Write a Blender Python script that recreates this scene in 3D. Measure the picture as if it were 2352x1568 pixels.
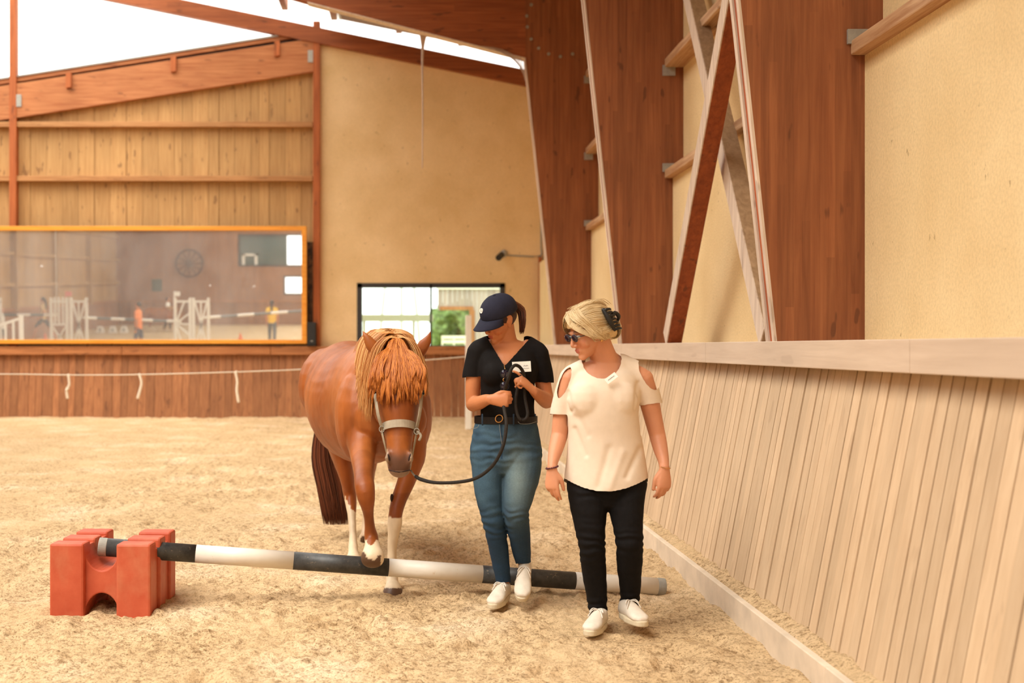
import bpy, bmesh, math, random
from mathutils import Vector, Matrix, noise
for _o in list(bpy.data.objects):
    bpy.data.objects.remove(_o, do_unlink=True)
R = random.Random(7)
SC = bpy.context.scene
COL = SC.collection
V = Vector
# ------------------------------------------------------------ camera, sky, exposure
F = 2800.0            # focal length in pixels of the 2352 px wide frame
CX, CY = 940.0, 797.0 # principal point (lens shift)
H = 1.38
cd = bpy.data.cameras.new('camera'); cam = bpy.data.objects.new('camera', cd); COL.objects.link(cam)
cam.location = (0, 0, H); cam.rotation_euler = (math.pi/2, 0, 0)
cd.sensor_width = 36; cd.lens = 36*F/2352
cd.shift_x = (1176-CX)/2352; cd.shift_y = (CY-784)/2352
cd.dof.use_dof = True; cd.dof.focus_distance = 6.35; cd.dof.aperture_fstop = 2.2
cd.clip_end = 400
SC.camera = cam
w = bpy.data.worlds.new('sky'); SC.world = w; w.use_nodes = True
bg = w.node_tree.nodes['Background']
bg.inputs[0].default_value = (1.0, 0.965, 0.91, 1); bg.inputs[1].default_value = 2.0
sd = bpy.data.lights.new('sun', 'SUN'); sun = bpy.data.objects.new('sun', sd); COL.objects.link(sun)
sd.energy = 2.4; sd.angle = math.radians(38); sd.color = (1.0, 0.95, 0.87)
sun.rotation_euler = V((0.50, 0.42, -1.0)).to_track_quat('-Z', 'Y').to_euler()
SC.view_settings.view_transform = 'Standard'; SC.view_settings.look = 'None'
SC.view_settings.exposure = 0.62; SC.view_settings.gamma = 1.0; SC.view_settings.use_curve_mapping = False

def P(px, py, Y):
    return V(((px-CX)*Y/F, Y, H-(py-CY)*Y/F))
def proj(c):
    return (CX+F*c[0]/c[1], CY-F*(c[2]-H)/c[1])
def lin(r, g, b):
    f = lambda c: (c/255/12.92) if c/255 <= 0.04045 else ((c/255+0.055)/1.055)**2.4
    return (f(r), f(g), f(b), 1)

# ------------------------------------------------------------ materials
class NT:
    def __init__(s, name, rough=0.7, spec=0.3):
        s.m = bpy.data.materials.new(name); s.m.use_nodes = True
        s.t = s.m.node_tree; s.n = s.t.nodes; s.b = s.n['Principled BSDF']
        s.b.inputs['Roughness'].default_value = rough
        s.b.inputs['Specular IOR Level'].default_value = spec
    def new(s, ty, **k):
        n = s.n.new(ty)
        for a, v in k.items(): setattr(n, a, v)
        return n
    def link(s, a, b): s.t.links.new(a, b)
    def coord(s, scale=(1, 1, 1), kind='Object'):
        tc = s.new('ShaderNodeTexCoord'); mp = s.new('ShaderNodeMapping')
        mp.inputs['Scale'].default_value = scale
        s.link(tc.outputs[kind], mp.inputs['Vector']); return mp.outputs[0]
    def noise(s, vec, scale, detail=4, rough=0.55, dist=0):
        n = s.new('ShaderNodeTexNoise'); n.inputs['Scale'].default_value = scale
        n.inputs['Detail'].default_value = detail; n.inputs['Roughness'].default_value = rough
        n.inputs['Distortion'].default_value = dist
        s.link(vec, n.inputs['Vector']); return n.outputs['Fac']
    def ramp(s, fac, stops):
        r = s.new('ShaderNodeValToRGB'); e = r.color_ramp.elements
        while len(e) < len(stops): e.new(0.5)
        for i, (p, c) in enumerate(stops):
            e[i].position = p; e[i].color = c if len(c) == 4 else (*c, 1)
        s.link(fac, r.inputs[0]); return r.outputs[0]
    def mix(s, fac, a, b, mode='MIX'):
        m = s.new('ShaderNodeMix', data_type='RGBA', blend_type=mode)
        for k, v in ((0, fac), (6, a), (7, b)):
            if hasattr(v, 'links') or hasattr(v, 'is_linked'): s.link(v, m.inputs[k])
            else: m.inputs[k].default_value = v
        return m.outputs[2]
    def attr(s, name='Col'):
        a = s.new('ShaderNodeAttribute'); a.attribute_name = name; return a.outputs['Color']
    def bump(s, h, strength=0.3, dist=0.01):
        b = s.new('ShaderNodeBump'); b.inputs['Strength'].default_value = strength
        b.inputs['Distance'].default_value = dist
        s.link(h, b.inputs['Height']); s.link(b.outputs[0], s.b.inputs['Normal'])
    def col(s, c): s.link(c, s.b.inputs['Base Color']); return s
BW = lambda v: (v, v, v, 1)

def plain(name, c, rough=0.6, spec=0.3, metal=0, var=0.12, scale=30):
    n = NT(name, rough, spec); n.b.inputs['Metallic'].default_value = metal
    nz = n.noise(n.coord(), scale)
    d = tuple(x*(1-var) for x in c[:3])+(1,); l = tuple(min(1, x*(1+var)) for x in c[:3])+(1,)
    n.col(n.ramp(nz, [(0.3, d), (0.7, l)])); return n.m

def wood(name, ca, cb, grain='Z', lam=None, knots=0.5, rough=0.62, attr=False, bump=0.25, gscale=1.0, dark=(0.10, 0.035, 0.015, 1), spec=0.3, amp=0.2, lamp=0.14):
    """ca/cb dark and light tone; grain axis; lam=(axis,width) glued laminations"""
    n = NT(name, rough, spec)
    s = {'X': (0.6, 12, 12), 'Y': (12, 0.6, 12), 'Z': (12, 12, 0.6)}[grain]
    vec = n.coord(s)
    g = n.noise(vec, 2.2*gscale, 5, 0.6, 0.4)
    c = n.ramp(g, [(0.30, ca), (0.72, cb)])
    if lam:
        tc = n.new('ShaderNodeTexCoord'); sx = n.new('ShaderNodeSeparateXYZ'); n.link(tc.outputs['Object'], sx.inputs[0])
        m = n.new('ShaderNodeMath', operation='DIVIDE'); n.link(sx.outputs[lam[0]], m.inputs[0]); m.inputs[1].default_value = lam[1]
        fl = n.new('ShaderNodeMath', operation='FLOOR'); n.link(m.outputs[0], fl.inputs[0])
        # end-joints: offset blocks along the grain
        mz = n.new('ShaderNodeMath', operation='MULTIPLY_ADD'); n.link(sx.outputs[grain], mz.inputs[0]); mz.inputs[1].default_value = 0.55
        mo = n.new('ShaderNodeMath', operation='MULTIPLY'); n.link(fl.outputs[0], mo.inputs[0]); mo.inputs[1].default_value = 0.37; n.link(mo.outputs[0], mz.inputs[2])
        fz = n.new('ShaderNodeMath', operation='FLOOR'); n.link(mz.outputs[0], fz.inputs[0])
        cb2 = n.new('ShaderNodeCombineXYZ'); n.link(fl.outputs[0], cb2.inputs[0]); n.link(fz.outputs[0], cb2.inputs[1])
        wn = n.new('ShaderNodeTexWhiteNoise', noise_dimensions='3D'); n.link(cb2.outputs[0], wn.inputs['Vector'])
        sh = n.ramp(wn.outputs['Value'], [(0, BW(1-lamp)), (1, BW(1+lamp*0.6))])
        c = n.mix(1.0, c, sh, 'MULTIPLY')
    if attr:
        sh = n.ramp(n.attr(), [(0, BW(1-amp)), (1, BW(1+amp*0.6))])
        c = n.mix(1.0, c, sh, 'MULTIPLY')
    if knots:
        k = {'X': (2.2, 9, 9), 'Y': (9, 2.2, 9), 'Z': (9, 9, 2.6)}[grain]
        kn = n.noise(n.coord(k), 1.4, 2, 0.5)
        km = n.ramp(kn, [(0.655, BW(0)), (0.70, BW(knots))])
        c = n.mix(km, c, dark)
    st = n.noise(n.coord((1, 1, 1)), 0.9, 3)
    c = n.mix(0.5, c, n.ramp(st, [(0.3, BW(0.78)), (0.7, BW(1.1))]), 'MULTIPLY')
    n.col(c)
    if bump: n.bump(g, bump, 0.004)
    return n.m

M = {}
M['glulam'] = wood('red brown glulam', lin(132, 76, 44), lin(164, 102, 62), 'Z', ('X', 0.045), 0.6, lamp=0.16)
M['glulam_x'] = wood('red brown glulam rafter', lin(134, 70, 36), lin(170, 98, 56), 'X', ('Z', 0.09), 0.6)
M['brace'] = wood('brown brace timber', lin(126, 60, 26), lin(166, 86, 42), 'Z', None, 0.6)
M['paleedge'] = wood('pale skylit dusty timber', lin(196, 172, 150), lin(232, 212, 190), 'Z', None, 0.3)  # pale colour holds both the dust and the skylight on the edges
M['brownedge'] = wood('red brown timber edge', lin(150, 72, 36), lin(196, 104, 58), 'Z', None, 0.5)
M['girt'] = wood('dusty girt timber', lin(156, 104, 60), lin(196, 146, 94), 'X', None, 0.4)
M['purlin'] = wood('dusty wall purlin', lin(160, 112, 72), lin(218, 180, 138), 'Y', None, 0.5)
M['farpost'] = wood('orange brown post', lin(150, 78, 38), lin(190, 108, 58), 'Z', None, 0.5)
M['farbeam'] = wood('orange brown beam', lin(158, 92, 52), lin(194, 130, 82), 'X', None, 0.5)
M['plank_far'] = wood('golden wall planks', lin(178, 134, 82), lin(204, 162, 106), 'Z', None, 0.5, attr=True, amp=0.2)
M['kick_far'] = wood('brown kickboard planks', lin(140, 90, 56), lin(174, 118, 76), 'Z', None, 0.5, attr=True, amp=0.22)
M['kickrail_far'] = wood('brown kickboard rail', lin(146, 90, 52), lin(196, 132, 82), 'X', None, 0.5)
M['kick_right'] = wood('bleached kickboard planks', lin(202, 172, 137), lin(216, 188, 153), 'Z', None, 0.22, attr=True, amp=0.13, dark=(0.30, 0.18, 0.10, 1))
M['kickrail_right'] = wood('bleached kickboard rail', lin(202, 178, 154), lin(218, 196, 172), 'Y', None, 0.2, dark=(0.34, 0.22, 0.15, 1))
M['strip'] = plain('weathered base board', lin(214, 196, 172), 0.8, var=0.14, scale=6)
M['brown_back'] = wood('dull brown boarding', lin(150, 100, 70), lin(184, 134, 98), 'Z', None, 0.2, attr=True)
M['mirrorframe'] = wood('varnished orange frame', lin(224, 140, 44), lin(246, 172, 70), 'X', None, 0.1, rough=0.4)
M['steel'] = plain('galvanised steel', lin(165, 162, 152), 0.5, 0.5, 0.4)
M['darkframe'] = plain('dark grey window frame', lin(62, 60, 60), 0.5)
M['black'] = plain('black plastic', lin(38, 36, 34), 0.45)
M['white_paint'] = plain('white paint', lin(238, 234, 222), 0.55, var=0.04)
M['string'] = plain('white string', lin(230, 218, 196), 0.8)
M['rubber'] = plain('grey rubber', lin(150, 146, 136), 0.8)

def plaster(name, a, b, spots=0.5):
    n = NT(name, 0.9, 0.1)
    c = n.ramp(n.noise(n.coord(), 1.3, 5, 0.6), [(0.3, a), (0.7, b)])
    f = n.noise(n.coord(), 60, 3)
    c = n.mix(0.6, c, n.ramp(f, [(0.3, BW(0.84)), (0.62, BW(1.06))]), 'MULTIPLY')
    d = n.ramp(n.noise(n.coord((1, 1, 0.7)), 11, 4, 0.7), [(0.665, BW(0)), (0.72, BW(spots))])
    c = n.mix(d, c, lin(120, 84, 48)); n.col(c)
    n.bump(f, 0.35, 0.006); return n.m
M['plaster'] = plaster('warm yellow roughcast plaster', lin(226, 197, 146), lin(240, 215, 166))
M['plaster_far'] = plaster('ochre roughcast plaster', lin(226, 194, 142), lin(242, 212, 164), 0.6)

def sand():
    n = NT('riding arena sand', 0.95, 0.05)
    a = n.noise(n.coord(), 1.3, 5)
    c = n.ramp(a, [(0.3, lin(212, 180, 136)), (0.55, lin(223, 192, 149)), (0.72, lin(240, 214, 178))])
    patch = n.ramp(n.noise(n.coord((1, 0.6, 1)), 2.0, 4, 0.6), [(0.30, BW(0.35)), (0.55, BW(1.0))])
    f = n.noise(n.coord(), 26, 6, 0.75)
    g = n.noise(n.coord(), 85, 4, 0.7)
    d1 = n.ramp(f, [(0.36, (0.46, 0.40, 0.34)), (0.50, BW(0.97)), (0.7, BW(1.06))])
    d2 = n.ramp(g, [(0.35, (0.36, 0.29, 0.22)), (0.47, BW(0.96)), (0.7, BW(1.04))])
    dd = n.mix(1.0, d1, d2, 'MULTIPLY')
    c = n.mix(patch, c, n.mix(1.0, c, dd, 'MULTIPLY'))
    n.col(c)
    m = n.new('ShaderNodeMath', operation='ADD'); n.link(f, m.inputs[0]); n.link(g, m.inputs[1])
    n.bump(m.outputs[0], 0.8, 0.014); return n.m
M['sand'] = sand()

# ------------------------------------------------------------ mesh helpers
class MB:
    def __init__(s): s.v = []; s.f = []; s.c = []
    def hexa(s, p, c=0.5):
        o = len(s.v); s.v += [tuple(q) for q in p]
        for q in ((0, 3, 2, 1), (4, 5, 6, 7), (0, 1, 5, 4), (1, 2, 6, 5), (2, 3, 7, 6), (3, 0, 4, 7)):
            s.f.append(tuple(o+i for i in q)); s.c.append(c)
    def box(s, x0, x1, y0, y1, z0, z1, c=0.5):
        s.hexa([(x0, y0, z0), (x1, y0, z0), (x1, y1, z0), (x0, y1, z0), (x0, y0, z1), (x1, y0, z1), (x1, y1, z1), (x0, y1, z1)], c)
    def bar(s, a, b, w, d, up=(0, 0, 1), c=0.5):
        """square bar from a to b, width w across, d along 'up' side"""
        a = V(a); b = V(b); t = (b-a).normalized(); u = V(up); u = (u-t*u.dot(t)).normalized(); k = t.cross(u)
        q = []
        for e in (a, b):
            q += [e-k*w/2-u*d/2, e+k*w/2-u*d/2, e+k*w/2+u*d/2, e-k*w/2+u*d/2]
        s.hexa(q, c)
    def prism(s, poly, d, c=0.5):
        """closed polygon (3D points) extruded by vector d"""
        o = len(s.v); n = len(poly); d = V(d)
        s.v += [tuple(V(p)) for p in poly]+[tuple(V(p)+d) for p in poly]
        s.f.append(tuple(range(o+n-1, o-1, -1))); s.c.append(c)
        s.f.append(tuple(range(o+n, o+2*n))); s.c.append(c)
        for i in range(n):
            j = (i+1) % n; s.f.append((o+i, o+j, o+n+j, o+n+i)); s.c.append(c)
    def add(s, vf, c=0.5):
        o = len(s.v); s.v += [tuple(p) for p in vf[0]]
        for q in vf[1]: s.f.append(tuple(o+i for i in q)); s.c.append(c)
    def build(s, name, m, parent=None, smooth=False, bevel=0, fixn=True):
        me = bpy.data.meshes.new(name)
        off = parent_loc(parent)
        me.from_pydata([(a-off.x, b-off.y, c-off.z) for a, b, c in s.v], [], s.f)
        ca = me.color_attributes.new('Col', 'FLOAT_COLOR', 'CORNER')
        vals = []
        for p, c in zip(me.polygons, s.c):
            c4 = c if isinstance(c, tuple) else (c, c, c, 1)
            vals += list(c4)*p.loop_total
        ca.data.foreach_set('color', vals)
        if fixn:
            bm = bmesh.new(); bm.from_mesh(me); bmesh.ops.recalc_face_normals(bm, faces=bm.faces); bm.to_mesh(me); bm.free()
        return finish(me, name, m, parent, smooth, bevel)
def parent_loc(p):
    o = V((0, 0, 0))
    while p is not None: o += p.location; p = p.parent
    return o
def finish(me, name, m, parent=None, smooth=False, bevel=0):
    if smooth: me.polygons.foreach_set('use_smooth', [True]*len(me.polygons))
    ob = bpy.data.objects.new(name, me); COL.objects.link(ob)
    if m: me.materials.append(m)
    if parent: ob.parent = parent
    if bevel:
        b = ob.modifiers.new('bevel', 'BEVEL'); b.width = bevel; b.segments = 2; b.limit_method = 'ANGLE'
    return ob
def thing(name, label, cat, loc=(0, 0, 0), group=None):
    o = bpy.data.objects.new(name, None); o.empty_display_size = 0.1; COL.objects.link(o); o.location = loc
    return tag(o, label, cat, group)
def tag(o, label, cat, group=None):
    o['label'] = label; o['category'] = cat
    if group: o['group'] = group
    return o
def struct(o): o['kind'] = 'structure'; return o

def catmull(pts, sub):
    n = len(pts); out = []
    if n < 3 or sub <= 1: return [list(p) for p in pts]
    for i in range(n-1):
        p0 = pts[max(i-1, 0)]; p1 = pts[i]; p2 = pts[i+1]; p3 = pts[min(i+2, n-1)]
        for k in range(sub):
            t = k/sub; t2 = t*t; t3 = t2*t
            out.append([0.5*((2*b)+(-a+c)*t+(2*a-5*b+4*c-d)*t2+(-a+3*b-3*c+d)*t3) for a, b, c, d in zip(p0, p1, p2, p3)])
    out.append(list(pts[-1])); return out
def tube(pts, rad, ref=(1, 0, 0), n=14, sub=3, cap=True):
    """lofted tube; rad = list of r or (a along ref, b across)"""
    rr = [(r, r) if not isinstance(r, (tuple, list)) else tuple(r) for r in rad]
    q = catmull([(*p, *r) for p, r in zip(pts, rr)], sub)
    c = [V(x[:3]) for x in q]; ra = [(max(x[3], 1e-4), max(x[4], 1e-4)) for x in q]
    ts = []
    for i in range(len(c)):
        t = c[min(i+1, len(c)-1)]-c[max(i-1, 0)]
        ts.append(t.normalized() if t.length > 1e-9 else V((0, 0, 1)))
    if cap:
        for e in (0, 1):
            i = 0 if e == 0 else len(c)-1
            sg = -1 if e == 0 else 1
            base = c[i]; t = ts[i]; a, b = ra[i]; k = min(a, b)
            ext = [(base+t*sg*k*0.38, (a*0.86, b*0.86)), (base+t*sg*k*0.62, (a*0.5, b*0.5)), (base+t*sg*k*0.70, (a*0.08, b*0.08))]
            if e == 0:
                for p_, r_ in ext: c.insert(0, p_); ra.insert(0, r_); ts.insert(0, t)
            else:
                for p_, r_ in ext: c.append(p_); ra.append(r_); ts.append(t)
    verts = []; faces = []; s = V(ref); prev = None
    for p, (a, b), t in zip(c, ra, ts):
        s2 = s-t*s.dot(t)
        if s2.length < 0.15 and prev is not None: s2 = prev-t*prev.dot(t)
        s2.normalize(); prev = s2; u = t.cross(s2)
        for k in range(n):
            an = 2*math.pi*k/n
            verts.append(p+s2*a*math.cos(an)+u*b*math.sin(an))
    m = len(c)
    for i in range(m-1):
        for k in range(n):
            j = (k+1) % n; faces.append((i*n+k, i*n+j, (i+1)*n+j, (i+1)*n+k))
    faces.append(tuple(range(n-1, -1, -1))); faces.append(tuple(range((m-1)*n, m*n)))
    return verts, faces
def ell(c, r, ax=None, n=16):
    c = V(c); r = (r, r, r) if not isinstance(r, (tuple, list)) else r
    ax = ax or (V((1, 0, 0)), V((0, 1, 0)), V((0, 0, 1)))
    vs = []; fs = []; m = n//2
    for i in range(1, m):
        th = math.pi*i/m
        for k in range(n):
            ph = 2*math.pi*k/n
            vs.append(c+ax[0]*r[0]*math.sin(th)*math.cos(ph)+ax[1]*r[1]*math.sin(th)*math.sin(ph)+ax[2]*r[2]*math.cos(th))
    top = len(vs); vs.append(c+ax[2]*r[2]); vs.append(c-ax[2]*r[2])
    for i in range(m-2):
        for k in range(n):
            j = (k+1) % n; fs.append((i*n+k, (i+1)*n+k, (i+1)*n+j, i*n+j))
    for k in range(n):
        j = (k+1) % n; fs.append((top, k, j)); fs.append((top+1, (m-2)*n+j, (m-2)*n+k))
    return vs, fs
def cyl(a, b, r, n=16, r2=None):
    r2 = r if r2 is None else r2
    a = V(a); b = V(b); t = (b-a).normalized(); s = t.orthogonal().normalized(); u = t.cross(s)
    vs = []
    for e, q in ((a, r), (b, r2)):
        for k in range(n):
            an = 2*math.pi*k/n; vs.append(e+s*q*math.cos(an)+u*q*math.sin(an))
    fs = [(k, (k+1) % n, n+(k+1) % n, n+k) for k in range(n)]
    fs.append(tuple(range(n-1, -1, -1))); fs.append(tuple(range(n, 2*n)))
    return vs, fs
def merge(parts):
    vs = []; fs = []
    for v, f in parts:
        o = len(vs); vs += [tuple(x) for x in v]; fs += [tuple(o+i for i in q) for q in f]
    return vs, fs
def blob(parts, name, m, parent, voxel=0.006, smooth=4, disp=None, cut=None, color=None, solid=0, fac=0.5):
    """union of closed shapes into one continuous skin"""
    vs, fs = merge(parts)
    me = bpy.data.meshes.new('tmp'); me.from_pydata(vs, [], fs)
    bm = bmesh.new(); bm.from_mesh(me); bmesh.ops.recalc_face_normals(bm, faces=bm.faces); bm.to_mesh(me); bm.free()
    ob = bpy.data.objects.new('tmp', me); COL.objects.link(ob)
    r = ob.modifiers.new('r', 'REMESH'); r.mode = 'VOXEL'; r.voxel_size = voxel; r.adaptivity = 0
    if smooth:
        s = ob.modifiers.new('s', 'SMOOTH'); s.factor = fac; s.iterations = smooth
    dg = bpy.context.evaluated_depsgraph_get()
    out = bpy.data.meshes.new_from_object(ob.evaluated_get(dg))
    bpy.data.objects.remove(ob, do_unlink=True); bpy.data.meshes.remove(me)
    if disp:
        nn = [v.normal.copy() for v in out.vertices]
        for v, no in zip(out.vertices, nn):
            d = disp(v.co, no)
            if isinstance(d, Vector): v.co = v.co+d
            elif d: v.co = v.co+no*d
    if cut:
        bm = bmesh.new(); bm.from_mesh(out)
        dele = [f for f in bm.faces if cut(f.calc_center_median(), f.normal)]
        bmesh.ops.delete(bm, geom=dele, context='FACES')
        for _ in range(3):
            bv = [v for v in bm.verts if v.is_boundary]
            new = {}
            for v in bv:
                nb = [e.other_vert(v).co for e in v.link_edges if e.is_boundary]
                if len(nb) == 2: new[v] = v.co*0.4+(nb[0]+nb[1])*0.3
            for v, c in new.items(): v.co = c
        bm.to_mesh(out); bm.free()
    if color:
        ca = out.color_attributes.new('Col', 'FLOAT_COLOR', 'POINT')
        vals = []
        for v in out.vertices:
            c = color(v.co); vals += [c[0], c[1], c[2], 1]
        ca.data.foreach_set('color', vals)
    off = parent_loc(parent)
    out.transform(Matrix.Translation(-off))
    out.name = name; out.materials.clear()
    o = finish(out, name, m, parent, True)
    if solid:
        sm = o.modifiers.new('t', 'SOLIDIFY'); sm.thickness = solid; sm.offset = -1
    return o
def strands(paths, r, name, m, parent, n=4, sub=3):
    mb = MB()
    for i, p in enumerate(paths):
        k = len(p); base = r*R.uniform(0.7, 1.25)
        rad = [base*(1 if j < k-2 else (0.75 if j == k-2 else 0.15)) for j in range(k)]
        mb.add(tube(p, rad, n=n, sub=sub, cap=False), R.random())
    return mb.build(name, m, parent, smooth=True, fixn=False)
from mathutils.bvhtree import BVHTree
def bvh_of(o):
    me = o.data; off = parent_loc(o)
    return BVHTree.FromPolygons([v.co+off for v in me.vertices], [tuple(p.vertices) for p in me.polygons])
def drape(path, tree, lift=0.003, rng=0.05, skip=1):
    """resample a strand and keep it just outside the surface below"""
    q = catmull([list(p) for p in path], 3); out = []
    for i, p in enumerate(q):
        p = V(p); loc, nrm, idx, d = tree.find_nearest(p, rng)
        if loc is not None and i >= skip:
            s_ = (p-loc).dot(nrm)
            if s_ < lift: p = loc+nrm*lift
        out.append(p)
    return out
def nz(c, s, o=0): return noise.noise(V(c)*s+V((o, o*1.7, -o)))
# ============================================================ the setting
ZF = 23.27
# ---- sand floor: lumpy height field, finer near the horse
def axis_pts(a, b, fine0, fine1, step, grow):
    xs = []; x = fine0; s = step
    while x > a: s *= grow; x -= s; xs.append(max(x, a))
    xs = xs[::-1]; x = fine0
    while x < fine1: xs.append(x); x += step
    s = step
    while x < b: xs.append(x); s *= grow; x += s
    xs.append(b); return sorted(set(round(q, 5) for q in xs))
gx = axis_pts(-17, 1.62, -2.7, 1.62, 0.0115, 1.03)
gy = axis_pts(-25, ZF+0.1, 4.75, 8.0, 0.0115, 1.010)
prints = []
for _ in range(520):
    prints.append((R.uniform(-5, 1.5), R.uniform(4.2, 14), R.uniform(0.05, 0.11), R.uniform(0.010, 0.028)))
cell = {}
for p in prints:
    for i in range(int(math.floor((p[0]-0.3)/0.5)), int(math.floor((p[0]+0.3)/0.5))+1):
        for j in range(int(math.floor((p[1]-0.3)/0.5)), int(math.floor((p[1]+0.3)/0.5))+1):
            cell.setdefault((i, j), []).append(p)
def sand_h(x, y):
    v = V((x, y, 0.3))
    h = 0.020*noise.noise(v*1.1)+0.022*noise.noise(v*3.1+V((7, 3, 0)))
    # clods: billowed noise with rough patches between smoother drag marks
    rough = 0.35+0.65*max(0.0, min(1.0, 0.55+1.5*noise.noise(V((x*0.9, y*0.55, 4)))))
    b = abs(noise.noise(v*9.0)) ; b2 = noise.noise(v*19.0+V((0, 0, 5))); b3 = noise.noise(v*42.0)
    h += rough*(0.026*(0.28-b)+0.014*b2+0.007*b3)
    if y < 12:
        dv = noise.voronoi(V((x*26, y*26, 0)))[0][0]; k_ = noise.noise(V((x*5, y*5, 9)))
        if k_ > -0.15: h += rough*0.020*max(0.0, 0.62-dv)*min(1.0, (k_+0.15)*4)
        dv = noise.voronoi(V((x*11, y*11, 3)))[0][0]; k_ = noise.noise(V((x*2.3, y*2.3, 5)))
        if k_ > 0.0: h += rough*0.045*max(0.0, 0.5-dv)*min(1.0, k_*5)
    for cx, cy, r, d in cell.get((int(math.floor(x/0.5)), int(math.floor(y/0.5))), ()):
        q = ((x-cx)**2+(y-cy)**2)/(r*r)
        if q < 6: h += d*(-math.exp(-q)*1.3+0.55*math.exp(-(math.sqrt(q)-1.45)**2*4))
    if x > 1.15: h += 0.05*((x-1.15)/0.45)**2*(0.6+0.6*noise.noise(V((0, y*2.2, 1))))
    if y > ZF-1.0: h += 0.04*((y-ZF+1.0))
    return h
verts = [(x, y, sand_h(x, y) if (y > 3.5 and x > -12) else 0.0) for y in gy for x in gx]
nx = len(gx)
faces = [(j*nx+i, j*nx+i+1, (j+1)*nx+i+1, (j+1)*nx+i) for j in range(len(gy)-1) for i in range(nx-1)]
me = bpy.data.meshes.new('floor'); me.from_pydata(verts, [], faces)
fl = struct(finish(me, 'floor', M['sand'], None, True))

# ---- right-hand kickboard
kb = thing('kickboard', 'long sloping kickboard of bleached upright planks on the right, behind the woman in white', 'kickboard', (1.7, 12, 0))
mb = MB(); y = 2.2; pitch = 0.092
def kx(z): return 1.70+0.17*((z-0.10)/1.2)*1.0+0.06*((z-0.10)/1.2)
while y < ZF-0.05:
    g = R.uniform(0.006, 0.011); d = R.uniform(-0.003, 0.003); c = R.random(); t0 = R.uniform(-0.003, 0.003)
    z0, z1 = 0.02, 1.36
    x0 = kx(z0)+d; x1 = kx(z1)+d
    mb.hexa([(x0, y+t0, z0), (x0+0.025, y+t0, z0), (x0+0.025, y+pitch-g+t0, z0), (x0, y+pitch-g+t0, z0),
             (x1, y+t0, z1), (x1+0.025, y+t0, z1), (x1+0.025, y+pitch-g+t0, z1), (x1, y+pitch-g+t0, z1)], c)
    y += pitch
pl = mb.build('plank_panel', M['kick_right'], kb)
mb = MB()
mb.hexa([(kx(0)+0.03, 2, 0), (kx(0)+0.05, 2, 0), (kx(0)+0.05, ZF, 0), (kx(0)+0.03, ZF, 0), (kx(1.36)+0.03, 2, 1.36), (kx(1.36)+0.05, 2, 1.36), (kx(1.36)+0.05, ZF, 1.36), (kx(1.36)+0.03, ZF, 1.36)])
mb.build('backing_board', plain('dark backing', lin(96, 62, 40), .9), kb)
mb = MB(); y = 1.6
for L in (2.9, 3.1, 3.0, 3.0, 3.0, 3.0, 4.0):
    y2 = min(y+L-0.006, ZF+0.0); mb.box(1.845, 1.895, y, y2, 1.283, 1.41, R.random()); y += L
mb.build('top_rail', M['kickrail_right'], kb, bevel=0.004)
mb = MB(); mb.box(1.896, 2.50, 1.6, ZF+0.1, 1.375, 1.405); mb.build('ledge_board', M['kickrail_right'], kb)
mb = MB(); y = 1.6
while y < ZF-0.1:
    y2 = min(y+3.1, ZF); mb.box(1.60, 1.635, y, y2-0.005, -0.08, 0.15); y = y2
mb.build('base_strip', M['strip'], kb, bevel=0.004)
# sand caught on the ledge behind the base strip and heaped against it
mb = MB(); ys = [2+0.03*i for i in range(int((ZF-2)/0.03))]
rows = []
for y in ys:
    a = 0.135+0.012*noise.noise(V((1, y*6, 0)))+0.010*noise.noise(V((1, y*23, 0)))
    rows.append([(1.612, y, 0.10), (1.628+0.006*noise.noise(V((3, y*17, 0))), y, a), (1.668, y, a+0.018+0.012*noise.noise(V((5, y*14, 2)))), (1.70, y, a+0.030+0.014*noise.noise(V((9, y*9, 2)))), (1.735, y, a+0.040), (1.735, y, 0.02)])
vs = [p for r in rows for p in r]; fs = []
for j in range(len(rows)-1):
    for i in range(5): fs.append((j*6+i, j*6+i+1, (j+1)*6+i+1, (j+1)*6+i))
me = bpy.data.meshes.new('ledge_sand'); me.from_pydata(vs, [], fs)
ls = finish(me, 'sand_drift', M['sand'], None, True); tag(ls, 'thin drift of sand lying on the ledge along the foot of the bleached kickboard', 'sand'); ls['kind'] = 'stuff'

# ---- far kickboard
kf = thing('kickboard', 'brown plank kickboard below the long mirror on the far wall', 'kickboard', (-4, ZF, 0))
mb = MB(); x = -16.7
while x < 1.55:
    wd = R.choice([0.13, 0.16, 0.2]); g = 0.006; c = R.random(); d = R.uniform(0, 0.01)
    mb.hexa([(x, ZF-d, 0), (x+wd-g, ZF-d, 0), (x+wd-g, ZF+0.03-d, 0), (x, ZF+0.03-d, 0),
             (x, ZF+0.16-d, 1.3), (x+wd-g, ZF+0.16-d, 1.3), (x+wd-g, ZF+0.19-d, 1.3), (x, ZF+0.19-d, 1.3)], c)
    x += wd
mb.build('plank_panel', M['kick_far'], kf)
mb = MB(); x = -16.7
for L in (4, 4, 3.2, 2.85, 4.3):
    mb.box(x, x+L-0.008, ZF+0.06, ZF+0.14, 1.235, 1.395, R.random()); x += L
mb.build('top_rail', M['kickrail_far'], kf, bevel=0.006)
mb = MB(); mb.box(-16.7, 1.85, ZF+0.14, ZF+0.32, 1.37, 1.395); mb.build('ledge_board', M['kickrail_far'], kf)

# ---- right wall: lower and upper plaster bays
mb = MB()
mb.box(2.50, 2.9, 0.0, ZF+0.5, 1.2, 3.0); mb.box(2.60, 2.9, 0.0, ZF+0.5, 3.0, 7.1)
mb.box(2.50, 2.9, -24, 0, 0, 7.1)
struct(mb.build('wall_right', M['plaster'], None))
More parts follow.
